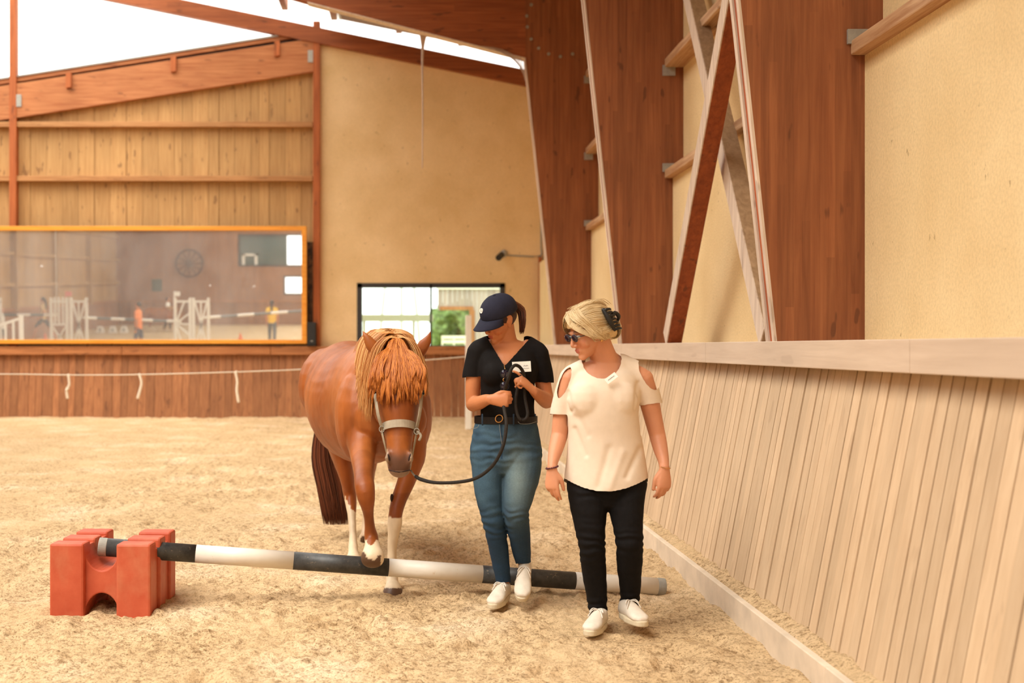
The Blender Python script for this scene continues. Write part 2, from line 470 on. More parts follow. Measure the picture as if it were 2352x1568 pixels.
# ---- far wall
YW = ZF+0.30
def fx(px): return (px-CX)*YW/F
def fz(py): return H-(py-CY)*YW/F
wx0, wx1, wz0, wz1 = fx(820), fx(1160), 1.385, fz(650)
zr = lambda x: 7.22-0.204*(x+1.72)
mb = MB()
def slab(x0, x1, z0, z1):
    mb.box(x0, x1, YW, YW+0.25, z0, z1)
slab(fx(733), wx0, 1.3, wz1); slab(wx1, 2.6, 1.3, wz1)
mb.prism([(fx(733), YW, wz1), (2.6, YW, wz1), (2.6, YW, zr(2.6)+0.15), (fx(733), YW, zr(fx(733))+0.15)], (0, 0.25, 0))
slab(fx(733), 2.6, 0, 1.36)
struct(mb.build('wall_far', M['plaster_far'], None))
# plank half of the far wall
mb = MB(); x = fx(733)
xl = -16.9
def ztop(x):  # underside follows the sloped beam
    return max(fz(268)+(x-fx(40))/(fx(715)-fx(40))*(fz(165)-fz(268)), 2.2)+0.25
i = 0
while x > xl:
    wd = R.choice([0.31, 0.31, 0.155, 0.2]); c = R.uniform(0.2, 0.8); d = R.uniform(0, 0.02)
    x2 = x-wd; ya = YW+0.05+d
    mb.hexa([(x2+0.006, ya, 1.3), (x, ya, 1.3), (x, ya+0.03, 1.3), (x2+0.006, ya+0.03, 1.3), (x2+0.006, ya, ztop(x2)), (x, ya, ztop(x)), (x, ya+0.03, ztop(x)), (x2+0.006, ya+0.03, ztop(x2))], c)
    x = x2
mb.box(xl, fx(733), YW+0.1, YW+0.14, 0, 1.4); mb.prism([(xl, YW+0.1, 1.3), (fx(733), YW+0.1, 1.3), (fx(733), YW+0.1, ztop(fx(733))), (xl, YW+0.1, ztop(xl))], (0, 0.04, 0))
struct(mb.build('wall_far_planks', M['plank_far'], None))
bpy.data.objects['wall_far_planks'].name = 'wall_far_left'

# posts of the far wall
def post(px0, px1, py0, label, y0=YW-0.12):
    mb = MB(); x0 = (px0-CX)*y0/F; x1 = (px1-CX)*y0/F; zt = H-(py0-CY)*y0/F
    mb.box(x0, x1, y0, y0+0.16, 1.395, zt)
    return tag(mb.build('wall_post', M['farpost'], None, bevel=0.008), label, 'post', 'far wall posts')
post(719, 735, 48, 'brown timber post between the plank wall and the ochre plaster wall')
post(21, 37, -80, 'brown timber post rising above the left end of the long mirror')
# girts
for py, n_ in ((287, 'upper dusty timber girt across the plank wall, just below the sloping beam'), (411, 'lower dusty timber girt across the plank wall, just above the mirror')):
    mb = MB(); mb.box(-16.6, fx(719), YW-0.09, YW+0.05, fz(py)-0.05, fz(py)+0.05)
    tag(mb.build('girt', M['girt'], None, bevel=0.006), n_, 'beam', 'girts on the plank wall')
# sloping beam with fascia over it
def slope_band(x0, x1, ya0, yb0, ya1, yb1, y0, d):
    """band between upper line (x0,ya0)-(x1,ya1) and lower line (x0,yb0)-(x1,yb1), pixels on plane y0"""
    q = lambda px, py: ((px-CX)*y0/F, y0, H-(py-CY)*y0/F)
    return [q(x0, yb0), q(x1, yb1), q(x1, ya1), q(x0, ya0)], (0, d, 0)
sb = thing('sloping_beam', 'broad orange-brown beam sloping along the top of the plank wall', 'beam', P(380, 220, YW-0.1))
mb = MB(); mb.prism(*slope_band(36, 719, 192, 270, 88, 164, YW-0.10, 0.14)); mb.build('beam', M['farbeam'], sb)
mb = MB(); mb.prism(*slope_band(-400, 24, 258, 336, 194, 272, YW-0.10, 0.14)); mb.build('beam', M['farbeam'], sb)
for px in (157, 398, 636):
    mb = MB(); py = 192-(px-36)*0.152; mb.prism(*slope_band(px-6, px+6, py-6, py+28, py-8, py+26, YW-0.16, 0.06)); mb.build('joist_end', M['farpost'], sb)
for px in (43, 713):
    mb = MB(); py = 246-(px-36)*0.152-14; mb.prism(*slope_band(px-6, px+6, py-14, py+14, py-14, py+14, YW-0.115, 0.012)); mb.build('steel_plate', M['steel'], sb, bevel=0.003)
ef = thing('eave_board', 'thin orange eave board with grey edge running above the sloping beam', 'board', P(380, 120, YW))
mb = MB(); mb.prism(*slope_band(-400, 722, 244, 256, 66, 80, YW-0.05, 0.3)); mb.build('board', M['farbeam'], ef)
mb = MB(); mb.prism(*slope_band(-400, 722, 256, 268, 80, 89, YW+0.02, 0.3)); mb.build('gap_shadow_strip', M['black'], ef)  # black strip painted in for the shadowy gap below the eave
mb = MB(); mb.prism(*slope_band(-400, 640, 241, 244, 79, 83, YW-0.08, 0.3)); mb.build('metal_edge', M['steel'], ef)
# far rafter
mb = MB(); q = []
x0, x1 = -9.0, 2.6
yr = YW-0.14
mb.prism([(x0, yr, zr(x0)), (x1, yr, zr(x1)), (x1, yr, zr(x1)+0.30), (x0, yr, zr(x0)+0.30)], (0, 0.16, 0))
tag(mb.build('rafter', M['glulam_x'], None), 'far sloping rafter along the top of the ochre plaster gable', 'beam')
# ---- roof
rz = lambda x: 7.62-0.204*x
rf = MB()
rf.hexa([(-1.4, -24, rz(-1.4)), (3.2, -24, rz(3.2)), (3.2, ZF+1, rz(3.2)), (-1.4, ZF+1, rz(-1.4)),
         (-1.4, -24, rz(-1.4)+0.05), (3.2, -24, rz(3.2)+0.05), (3.2, ZF+1, rz(3.2)+0.05), (-1.4, ZF+1, rz(-1.4)+0.05)])
rm = plain('dark roof sheathing', lin(92, 56, 36), 0.9)
rf.hexa([(-17.2, -24, 6.7), (-9.5, -24, 8.6), (-9.5, ZF-6, 8.6), (-17.2, ZF-6, 6.7), (-17.2, -24, 6.75), (-9.5, -24, 8.65), (-9.5, ZF-6, 8.65), (-17.2, ZF-6, 6.75)])
struct(rf.build('ceiling', rm, None))
# translucent sheets near the gable
tn = NT('translucent corrugated sheet', 0.6); tb = tn.new('ShaderNodeBsdfTranslucent'); tb.inputs[0].default_value = (0.9, 0.9, 0.88, 1)
ms = tn.new('ShaderNodeMixShader'); ms.inputs[0].default_value = 0.75
df = tn.new('ShaderNodeBsdfDiffuse'); df.inputs[0].default_value = (0.85, 0.85, 0.83, 1)
tn.link(df.outputs[0], ms.inputs[1]); tn.link(tb.outputs[0], ms.inputs[2]); tn.link(ms.outputs[0], tn.n['Material Output'].inputs[0])
vs = []; fs = []; yy = 18.0; k = 0
while yy < ZF+1:
    dz = 0.02*math.sin(yy*2*math.pi/0.15)
    vs += [(-5.2, yy, rz(-5.2)+dz), (-1.35, yy, rz(-1.35)+dz)]
    if k: fs.append((2*k-2, 2*k-1, 2*k+1, 2*k))
    k += 1; yy += 0.025
me = bpy.data.meshes.new('skylight'); me.from_pydata(vs, [], fs)
tag(finish(me, 'roof_sheet', tn.m, None, True), 'white translucent corrugated roof sheet beyond the near rafter', 'roof sheet')
# purlins under the roof, seen over the far rafter
for i, x in enumerate((-3.35, -2.4, -1.45, -0.2, 1.0, 2.1)):
    mb = MB(); mb.box(x-0.06, x+0.06, 12.0, ZF+0.3, rz(x)-0.22, rz(x)-0.02)
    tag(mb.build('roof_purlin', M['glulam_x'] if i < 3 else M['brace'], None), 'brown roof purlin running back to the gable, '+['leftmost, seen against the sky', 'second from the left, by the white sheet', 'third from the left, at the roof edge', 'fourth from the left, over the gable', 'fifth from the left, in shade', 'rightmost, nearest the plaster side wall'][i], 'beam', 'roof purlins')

# ---- three portal frames on the right
XO = 2.60
FZ = [6.69, 11.56, 16.74]
def frame(k, y0, label):
    root = thing('portal_frame', label, 'frame', (2.2, y0, 1.4), 'laminated timber frames')
    t = 0.165
    xi = lambda z: 2.02-0.107*(z-1.40)
    zk = 5.35
    mb = MB()
    mb.prism([(xi(1.408), y0, 1.408), (2.53, y0, 1.408), (XO+0.05, y0, 3.0), (XO+0.05, y0, 7.0), (xi(zk), y0, 7.2), (xi(zk), y0, zk)], (0, t, 0))
    mb.build('leg', M['glulam'], root)
    # inner face as strips: skylit edges painted pale, brown core between them
    for j, (a, b, mt) in enumerate(((0.0, 0.045, 'paleedge'), (0.05, 0.11, 'brownedge'), (0.115, 0.165, 'paleedge'))):
        mb = MB(); o = 0.014 if mt == 'paleedge' else 0.004
        mb.prism([(xi(1.408)-o, y0+a, 1.408), (xi(1.408), y0+a, 1.408), (xi(zk), y0+a, zk), (xi(zk)-o, y0+a, zk)], (0, b-a, 0))
        mb.build('edge_strip', M[mt], root)
    mb = MB(); s = 0.257
    xk = xi(zk)
    mb.prism([(xk, y0, zk), (xk, y0, 7.2), (-1.3, y0, 7.75), (-4.5, y0, 8.45), (-4.5, y0, zk+(xk+4.5)*s+0.1), (-1.4, y0, zk+(xk+1.4)*s)], (0, t, 0))
    mb.build('rafter', M['glulam_x'], root)
    mb = MB(); mb.prism([(xk, y0-0.004, zk+0.002), (-1.4, y0-0.004, zk+(xk+1.4)*s+0.002), (-1.4, y0-0.004, zk+(xk+1.4)*s-0.012), (xk, y0-0.004, zk-0.012)], (0, t+0.008, 0))
    mb.build('rafter_edge', M['paleedge'], root)
    if k == 2:
        for px, py in ((1220, 11), (1210, 37), (1211, 62), (1220, 90), (1237, 111), (1260, 124), (1287, 130), (1315, 124)):
            mb = MB(); c = P(px, py, y0); mb.add(cyl((c.x, y0-0.012, c.z), (c.x, y0+0.002, c.z), 0.022, 10)); mb.build('bolt', M['steel'], root)
    return root
frame(0, FZ[0], 'nearest laminated timber frame, broad leg beside the large plaster wall')
frame(1, FZ[1], 'middle laminated timber frame, its leg rising behind the blonde woman')
frame(2, FZ[2], 'farthest laminated timber frame with an arc of bolts at its haunch')
# wall purlins (horizontal) with steel brackets, one per bay and level
bays = [(0.5, FZ[0]-0.0, 'nearest bay at the far right'), (FZ[0]+0.165, FZ[1], 'bay with the crossed braces'), (FZ[1]+0.165, FZ[2], 'farther bay behind the middle frame')]
lev = [(3.0, 'lowest'), (4.05, 'middle'), (5.1, 'highest')]
for bi, (ya, yb, bl) in enumerate(bays):
    for li, (z, ll) in enumerate(lev):
        if bi == 0 and li > 0: continue
        if bi == 1 and li > 1: continue
        root = thing('wall_purlin', '%s dusty purlin on the plaster wall, %s' % (ll, bl), 'beam', (2.47, yb-0.1, z), 'wall purlins')
        mb = MB(); mb.box(2.42, 2.61, ya+0.01, yb-0.003, z-0.02, z+0.06); mb.build('purlin', M['purlin'], root, bevel=0.008)
        mb = MB(); mb.box(2.40, 2.52, yb-0.022, yb-0.003, z+0.04 if li == 0 else z-0.10, z+0.12 if li == 0 else z-0.0); mb.build('bracket', M['steel'], root)
# crossed braces
def brace(a, b, label, matf, mate, ext=1.0):
    a = V(a); b = V(b); b = a+(b-a)*ext; root = thing('timber_brace', label, 'beam', a, 'crossed braces')
    t = (b-a).normalized()
    u = V((1, 0, 0)); u = (u-t*u.dot(t)).normalized(); k = t.cross(u)   # k lies in the Y-Z plane
    mb = MB(); mb.bar(a, b, 0.15, 0.12, up=u); mb.build('timber', matf, root)
    mb = MB(); o = -u*0.063; mb.bar(a+o, b+o, 0.151, 0.008, up=u); mb.build('dusty_lit_edge', mate, root)  # dusty side face, the light on it put into its pale colour
brace(P(1545, 778, 10.2), P(1700, -60, 7.75), 'dark brown diagonal brace rising to the right between the two nearer frames', M['brace'], M['paleedge'], 1.32)
shaded_timber = wood('grey shaded timber', lin(150, 120, 88), lin(182, 150, 114), 'Z', None, 0.2)  # tone of the shadowed brace face, set as timber colour
brace(P(1774, 775, 7.6), P(1580, -60, 10.85), 'grey shaded diagonal brace sloping down to the nearest frame, behind the brown brace', shaded_timber, M['paleedge'], 1.18)

# ---- window in the far wall
win = struct(bpy.data.objects.new('window_1', None)); COL.objects.link(win); win.location = ((wx0+wx1)/2, YW, wz0)
mb = MB(); fr = 0.10
xm = fx(990)
for a in ((wx0, wx0+fr, wz0, wz1), (wx1-fr, wx1, wz0, wz1), (wx0, wx1, wz1-0.09, wz1), (wx0, wx1, wz0, wz0+0.03), (xm-0.02, xm+0.02, wz0, wz1)):
    mb.box(a[0], a[1], YW-0.02, YW+0.08, a[2], a[3])
mb.build('window_frame', M['darkframe'], win, bevel=0.004)
gn = NT('window glass', 0.0, 0.5); tr = gn.new('ShaderNodeBsdfTransparent'); tr.inputs[0].default_value = (0.93, 1.0, 0.97, 1)
gl = gn.new('ShaderNodeBsdfGlossy'); gl.inputs['Roughness'].default_value = 0.02
m2 = gn.new('ShaderNodeMixShader'); m2.inputs[0].default_value = 0.06
gn.link(tr.outputs[0], m2.inputs[1]); gn.link(gl.outputs[0], m2.inputs[2]); gn.link(m2.outputs[0], gn.n['Material Output'].inputs[0])
for a, b in ((wx0+fr, xm-0.02), (xm+0.02, wx1-fr)):
    mb = MB(); mb.box(a, b, YW+0.02, YW+0.028, wz0+0.03, wz1-0.09); mb.build('glass', gn.m, win)
# ---- outside the window
M['shed'] = wood('mauve grey siding', lin(150, 134, 128), lin(176, 160, 152), 'Z', None, 0.0, attr=True)
yo = 30.0
def ox(px): return (px-CX)*yo/F
def oz(py): return H-(py-CY)*yo/F
sh = thing('shed', 'mauve-grey corrugated shed seen through the right pane of the window', 'building', (ox(1100), yo, 0))
mb = MB(); x = ox(1006)
hx0, hx1, hz0, hz1 = ox(1010), ox(1078), oz(830), oz(712)
while x < ox(1300):
    inside = (x+0.12 > hx0 and x < hx1)
    if inside:
        mb.box(x, x+0.115, yo, yo+0.05, hz1, oz(655), R.random())
    else: mb.box(x, x+0.115, yo, yo+0.05, -0.2, oz(655), R.random())
    x += 0.12
mb.build('siding', M['shed'], sh)
mb = MB(); mb.box(ox(1003), ox(1300), yo-0.05, yo, oz(664), oz(655)); mb.build('fascia', M['white_paint'], sh)
mb = MB(); mb.box(hx0, hx1+0.1, yo-0.03, yo+0.06, hz1, hz1+0.09); mb.box(hx1, hx1+0.13, yo-0.03, yo+0.06, 0, hz1); mb.build('opening_frame', M['kick_far'], sh)
mb = MB(); mb.box(-8, 8, 24.2, 80, -0.25, -0.2)
struct(mb.build('ground_outside', plain('pale dry grass', lin(196, 206, 150), 0.95), None)); bpy.data.objects['ground_outside'].name = 'floor_outside'
leaf = plain('leaf green', lin(96, 116, 66), 0.8, var=0.6, scale=9)
bs = []
for _ in range(60):
    c = V((R.uniform(ox(1000), ox(1090)), R.uniform(31.5, 32.4), R.uniform(-0.1, 2.5))); bs.append(ell(c, R.uniform(0.14, 0.3), n=8))
tag(blob(bs, 'bush', leaf, None, 0.06, 1, disp=lambda c, n: 0.10*nz(c, 7)), 'leafy green bush seen through the shed opening beyond the window', 'bush')
def railfence(name, x0, x1, y, zs, hgt, m, label, step=1.2, pw=0.05):
    root = thing(name, label, 'fence', (x0, y, -0.2))
    mb = MB()
    for z in zs: mb.box(x0, x1, y, y+0.03, z, z+hgt)
    mb.build('rail', m, root)
    x = x0
    while x <= x1+0.01:
        mb = MB(); mb.box(x-pw, x+pw, y+0.03, y+0.08, -0.2, zs[-1]+hgt); mb.build('post', m, root); x += step
    return root
railfence('fence', (1016-CX)*28/F, (1070-CX)*28/F, 28, (1.37-0.02, 1.47, 1.57), 0.075, M['white_paint'], 'white slatted fence low in the right pane of the window', 0.27, 0.02)
railfence('fence', -3.2, (995-CX)*27/F, 27, (1.95,), 0.15, plain('grey weathered rail', lin(170, 172, 160), 0.8), 'grey single-rail fence crossing the left pane of the window', 1.1, 0.03)
trk = plain('pale bark', lin(190, 198, 190), 0.9)
for px, tilt, tl_ in ((860, 0.02, 'left'), (922, 0.0, 'middle'), (975, -0.02, 'right')):
    mb = MB(); a = P(px, 815, 34); a.z = -0.2; mb.add(tube([a, a+V((tilt*10, 0, 2.4)), a+V((tilt*26, 0.1, 5.2))], [0.06, 0.05, 0.03], n=8))
    tag(mb.build('tree_trunk', trk, None, smooth=True), tl_+' one of the thin pale tree trunks seen through the left pane of the window', 'tree', 'thin trunks outside the window')
# ============================================================ the horse
def attr_mat(name, rough=0.5, spec=0.3, nscale=14, stretch=(1, 1, 1), amp=0.14, bump=0.15, sss=0, sheen=0, bs=60):
    n = NT(name, rough, spec)
    c = n.attr()
    q = n.noise(n.coord(stretch), nscale, 5, 0.6)
    c = n.mix(1.0, c, n.ramp(q, [(0.3, BW(1-amp)), (0.7, BW(1+amp))]), 'MULTIPLY')
    n.col(c)
    if bump: n.bump(n.noise(n.coord(stretch), bs, 3), bump, 0.002)
    if sss:
        n.b.inputs['Subsurface Weight'].default_value = sss; n.b.inputs['Subsurface Radius'].default_value = (0.02, 0.008, 0.004)
    if sheen: n.b.inputs['Sheen Weight'].default_value = sheen
    return n.m
def hair_mat(name, a, b, rough=0.45, spec=0.35):
    n = NT(name, rough, spec)
    c = n.ramp(n.attr(), [(0, a), (1, b)])
    n.col(c); return n.m
M['coat'] = attr_mat('chestnut horse coat', 0.45, 0.30, 9, (1, 1, 0.3), 0.20, 0.28, bs=130)
M['mane'] = hair_mat('golden mane hair', lin(176, 108, 50), lin(232, 180, 116))
M['manebase'] = plain('mane under layer', lin(176, 104, 46), 0.6, var=0.25, scale=20)
M['forelock'] = hair_mat('orange forelock hair', lin(140, 68, 20), lin(214, 134, 58))
M['tail'] = hair_mat('dark chestnut tail hair', lin(54, 26, 14), lin(118, 62, 36))
M['halter'] = plain('grey beige halter webbing', lin(160, 146, 124), 0.7)
M['eye'] = plain('dark wet eye', lin(28, 18, 14), 0.12, 0.6)
M['nostril'] = plain('dark nostril', lin(48, 30, 24), 0.7)

HO = V((-0.11, 6.95, 0)); HFv = V((0.226, -0.974, 0)).normalized(); HL = V((-HFv.y, HFv.x, 0))
def hw(s, l, z): return HO-HFv*s+HL*l+V((0, 0, z))
horse = thing('horse', 'chestnut pony with golden forelock and white socks lifting a foreleg over the pole', 'horse', (-0.25, 7.5, 0))
hp = []
# trunk
tr = [(-0.03, 0.13, 0.17, 1.00), (0.06, 0.21, 0.26, 1.02), (0.20, 0.265, 0.33, 1.05), (0.38, 0.275, 0.365, 1.06), (0.60, 0.31, 0.37, 1.03),
      (0.85, 0.345, 0.375, 1.02), (1.08, 0.335, 0.36, 1.05), (1.30, 0.305, 0.33, 1.10), (1.50, 0.27, 0.27, 1.13), (1.64, 0.17, 0.18, 1.12)]
hp.append(tube([hw(s, 0, z) for s, a, b, z in tr], [(a, b) for s, a, b, z in tr], ref=HL, n=32))
hp.append(ell(hw(1.42, 0.13, 1.12), (0.20, 0.28, 0.26), n=20)); hp.append(ell(hw(1.42, -0.13, 1.12), (0.20, 0.28, 0.26), n=20))
hp.append(ell(hw(0.18, 0.14, 0.98), (0.15, 0.22, 0.28), n=20)); hp.append(ell(hw(0.18, -0.14, 0.98), (0.15, 0.22, 0.28), n=20))
hp.append(ell(hw(-0.02, 0.09, 0.97), (0.12, 0.10, 0.13), n=16)); hp.append(ell(hw(-0.02, -0.09, 0.97), (0.12, 0.10, 0.13), n=16))
# neck
nk = [(hw(0.42, 0, 1.20), 0.17, 0.24), (hw(0.18, 0, 1.19), 0.155, 0.26), (hw(0.0, 0, 1.22), 0.135, 0.235), (P(918, 832, 6.80), 0.105, 0.17), (P(914, 822, 6.68), 0.085, 0.12)]
hp.append(tube([a for a, b, c in nk], [(b, c) for a, b, c in nk], ref=HL, n=24))
# head
hd = [(912, 815, 6.66, .078, .075), (913, 850, 6.62, .104, .105), (914, 895, 6.58, .122, .125), (915, 945, 6.54, .108, .115), (916, 985, 6.51, .086, .095),
      (917, 1025, 6.475, .068, .08), (917, 1055, 6.455, .069, .074), (917, 1078, 6.45, .060, .058)]
HR = V((1, 0, 0))
hp.append(tube([P(a, b, c) for a, b, c, d, e in hd], [(d, e) for a, b, c, d, e in hd], ref=HR, n=24))
hp.append(ell(P(878, 930, 6.66), (0.05, 0.10, 0.11))); hp.append(ell(P(950, 930, 6.66), (0.05, 0.10, 0.11)))   # jowls
hp.append(ell(P(868, 886, 6.53), (0.036, 0.045, 0.035))); hp.append(ell(P(963, 886, 6.53), (0.036, 0.045, 0.035)))   # brow ridges
hp.append(ell(P(917, 1086, 6.47), (0.046, 0.05, 0.026)))   # lower lip
for sx in (-1, 1):   # nostril rims
    c = P(917+sx*22, 1052, 6.40)
    hp.append(tube([c+V((sx*0.004, 0, 0.030)), c+V((sx*0.014, -0.004, 0.0)), c+V((sx*0.002, 0.004, -0.028))], [0.010, 0.014, 0.010], n=10))
# ears
def ear(bx, by, mx, my, tx, ty, y0):
    return tube([P(bx, by, y0+0.02), P(mx, my, y0), P((mx+tx)/2, (my+ty)/2-1, y0), P(tx, ty, y0+0.01)], [(0.034, 0.03), (0.036, 0.022), (0.024, 0.014), (0.004, 0.004)], ref=(0.8, 0, 0.5), n=14)
hp.append(ear(876, 822, 853, 792, 832, 759, 6.68))
hp.append(tube([P(955, 822, 6.70), P(972, 794, 6.68), P(984, 776, 6.68), P(990, 757, 6.69)], [(0.034, 0.03), (0.036, 0.022), (0.024, 0.014), (0.004, 0.004)], ref=(0.8, 0, -0.5), n=14))
# legs: planted foreleg (image right)
def leg(rows, ref=(1, 0, 0), n=16): return tube([P(a, b, c) for a, b, c, r in rows], [r for a, b, c, r in rows], ref=ref, n=n)
hp.append(leg([(938, 975, 7.12, (.11, .14)), (946, 1040, 7.06, (.085, .10)), (938, 1090, 7.01, (.058, .075)), (917, 1145, 6.96, (.045, .055)), (909, 1180, 6.92, (.040, .046)),
               (907, 1203, 6.91, (.044, .048)), (904, 1228, 6.91, (.033, .038)), (901, 1262, 6.92, (.0265, .036)), (900, 1300, 6.91, (.028, .038)), (900, 1322, 6.89, (.036, .042)), (901, 1338, 6.86, (.036, .036)), (902, 1346, 6.84, (.046, .047)), (903, 1358, 6.82, (.060, .062)), (903, 1374, 6.80, (.070, .070))]))
# lifted foreleg (image left)
hp.append(leg([(826, 960, 7.05, (.10, .14)), (832, 1020, 6.92, (.085, .10)), (834, 1062, 6.76, (.066, .07)), (836, 1095, 6.60, (.054, .056)), (838, 1122, 6.50, (.053, .052)), (842, 1148, 6.50, (.044, .046)),
               (846, 1178, 6.56, (.030, .036)), (849, 1208, 6.60, (.029, .038)), (853, 1234, 6.61, (.040, .044)), (855, 1252, 6.57, (.040, .040))]))
RFT = [(855, 1248, 6.57, (.042, .042)), (856, 1268, 6.53, (.056, .055)), (856, 1278, 6.49, (.064, .060)), (856, 1284, 6.475, (.064, .056))]
hp.append(leg(RFT))
# hind leg (image left)
hp.append(leg([(775, 960, 8.35, (.15, .22)), (784, 1010, 8.28, (.11, .17)), (790, 1060, 8.18, (.070, .12)), (797, 1098, 8.17, (.050, .075)), (802, 1125, 8.22, (.046, .06)), (806, 1150, 8.20, (.040, .055)),
               (808, 1185, 8.10, (.029, .038)), (810, 1225, 8.0, (.025, .034)), (811, 1253, 7.93, (.034, .040)), (812, 1270, 7.88, (.034, .036)), (812, 1278, 7.85, (.044, .045)), (812, 1285, 7.83, (.055, .058))]))
# other hind leg
hp.append(leg([(850, 950, 8.6, (.15, .22)), (848, 1010, 8.62, (.11, .17)), (846, 1060, 8.66, (.065, .11)), (845, 1095, 8.74, (.048, .07)), (844, 1120, 8.80, (.045, .06)), (842, 1150, 8.78, (.034, .045)),
               (841, 1185, 8.75, (.026, .034)), (840, 1212, 8.72, (.034, .038)), (840, 1226, 8.66, (.034, .036)), (840, 1236, 8.62, (.052, .056))]))
COAT = [lin(140, 72, 28)[:3], lin(164, 94, 42)[:3], lin(102, 46, 16)[:3]]
WHT = lin(214, 192, 160)[:3]; HOOF = lin(92, 66, 48)[:3]; MUZ = lin(88, 66, 56)[:3]
mixc = lambda a, b, t: tuple(x*(1-t)+y*t for x, y in zip(a, b))
def coatcol(c):
    px, py = proj(c); y = c.y; n1 = nz(c, 3.0); n2 = nz(c, 34)
    base = mixc(COAT[0], COAT[1], max(0, min(1, 0.45+n1*0.9)))
    if c.z < 0.55 and y < 7.0 and px > 875:     # planted fore
        lim = 1186+6*n2*1.5
        if py > 1350: return HOOF
        if py > lim: return WHT
        return mixc(base, COAT[2], 0.4)
    if c.z < 0.95 and y < 6.75 and px < 876 and py > 1020:
        if py > 1240+14*math.exp(-((px-853)/9)**2)+5*n2:
            return HOOF if py > 1284-((px-856)/28)**2*28+4*n2 else WHT
        return mixc(base, COAT[2], 0.3)
    if y > 7.7 and c.z < 0.62:
        if px < 828:
            if py > 1278: return HOOF
            if py > 1152+14*n2+(px-798)*1.4: return WHT
            return base
        if py > 1232: return HOOF
        if py > 1110: return mixc(WHT, base, 0.25)
        return base
    if y < 6.62 and py > 1000:   # muzzle
        t = max(0, min(1, (py-1032-abs(px-917)*-0.5+5*n2)/26))
        e = abs(px-917)/28
        col = mixc(base, MUZ, t*0.85)
        if py > 1082: col = mixc(col, lin(176, 150, 130)[:3], 0.5)
        if e > 0.9 and py > 1030: col = mixc(col, WHT, 0.35)
        return col
    if y < 6.9 and py > 800 and py < 1040 and abs(px-915) < 62: return mixc(base, COAT[2], 0.25)
    # belly and flanks a touch paler towards the back
    return base
def hdisp(c, n):
    return 0.004*nz(c, 7)+0.0015*nz(c, 20)
hbody = blob(hp, 'body', M['coat'], horse, 0.0085, 9, disp=hdisp, color=coatcol)
# eyes, nostrils
for sx, px in ((-1, 862), (1, 969)):
    mb = MB(); mb.add(ell(P(px, 900, 6.535), 0.020, n=14)); mb.build('eye', M['eye'], horse, smooth=True)
    mb = MB(); c = P(917+sx*24, 1050, 6.395); mb.add(ell(c, (0.0075, 0.010, 0.022), (V((1, 0, -0.25*sx)).normalized(), V((0, 1, 0)), V((0.25*sx, 0, 1)).normalized()), n=12)); mb.build('nostril', M['nostril'], horse, smooth=True)
mb = MB(); mb.add(tube([P(893, 1079, 6.405), P(917, 1084, 6.385), P(941, 1079, 6.405)], [0.003]*3, n=6)); mb.build('mouth_line', M['nostril'], horse, smooth=True)
mb = MB(); mb.add(ell(P(900, 1143, 6.93), (0.010, 0.015, 0.024), n=10)); mb.build('chestnut', M['nostril'], horse, smooth=True)
# mane: under layer + strands draped over neck and crest
mb_parts = [tube([hw(0.30, -0.01, 1.40), hw(0.12, -0.01, 1.425), hw(-0.03, -0.01, 1.42), P(912, 784, 6.82), P(912, 796, 6.66)], [(0.05, 0.035), (0.080, 0.05), (0.095, 0.055), (0.098, 0.055), (0.060, 0.045)], ref=HL, n=16)]
crest = blob(mb_parts, 'mane_crest', M['manebase'], horse, 0.009, 4)
_a, _b = bvh_of(hbody), bvh_of(crest)
def drape2(p, lift, rng=0.07): return drape(drape(p, _a, lift, rng)[::3] if False else drape(p, _a, lift, rng), _b, lift, rng)
pth = []
for i in range(2300):
    t = R.random()**0.8
    root = V(hw(0.32, 0, 1.455)).lerp(P(911, 782, 6.66), t)+V((R.uniform(-.012, .012), R.uniform(-.03, .03), 0.012))
    if 0.2 < t < 0.9: root.z += 0.02
    left = R.random() < 0.62
    k = -1 if left else 1
    L = R.uniform(0.16, 0.36) if left else R.uniform(0.06, 0.2)
    w = R.uniform(0.85, 1.15)
    p1 = root+V((k*0.055*w, -0.015, 0.0)); p2 = root+V((k*0.105*w, -0.03, -0.045-L*0.1)); p3 = root+V((k*0.135*w, -0.045, -0.1-L*0.45)); p4 = root+V((k*0.145*w+R.uniform(-.012, .012), -0.055, -0.1-L))
    pth.append(drape([root, p1, p2, p3, p4], _b, R.uniform(.002, .012), .07))
strands(pth, 0.0019, 'mane', M['mane'], horse, n=4, sub=1)
# forelock fanning over the forehead
pth = []
for cl in range(95):
    u = R.uniform(-1, 1); L = R.uniform(0.30, 1.0)**0.6*(1.0-0.10*abs(u)); lay = R.uniform(0.003, 0.026)
    w_ = u*(0.9+0.25*R.random()); tj = R.uniform(-6, 6); k1 = R.uniform(-4, 4)
    for i in range(24):
        g_ = lambda a: R.uniform(-a, a)
        r00 = P(911+u*5+g_(2), 786+g_(3), 6.68)
        r0 = P(911+u*15+g_(3), 793+g_(5)+6*abs(u), 6.60)
        m1 = P(912+u*44+g_(4.5), 820+g_(4), 6.52)
        m2 = P(913+w_*58+k1+g_(3.6), 812+L*72, 6.47)
        m3 = P(912+w_*(58 if u > 0 else 62)+tj+g_(1.6), 812+L*126+g_(5), 6.45)
        pth.append(drape([r00, r0, m1, m2, m3], _a, lay+R.uniform(0, .006), .12))
strands(pth, 0.0019, 'forelock', M['forelock'], horse, n=4, sub=1)
pth = []
for i in range(420):   # blonde hair behind the cheek, image-left
    a = P(872+R.uniform(-10, 10), 818+R.uniform(-12, 12), 6.74); ln = R.uniform(60, 112)
    pth.append(drape([a+V((0.05, 0.02, 0.05)), a, P(858+R.uniform(-9, 9), 830+ln*0.55, 6.70), P(852+R.uniform(-8, 14), 818+ln, 6.68)], _a, R.uniform(.003, .015), .08))
strands(pth, 0.0026, 'mane', M['mane'], horse, n=4, sub=1)
pth = []
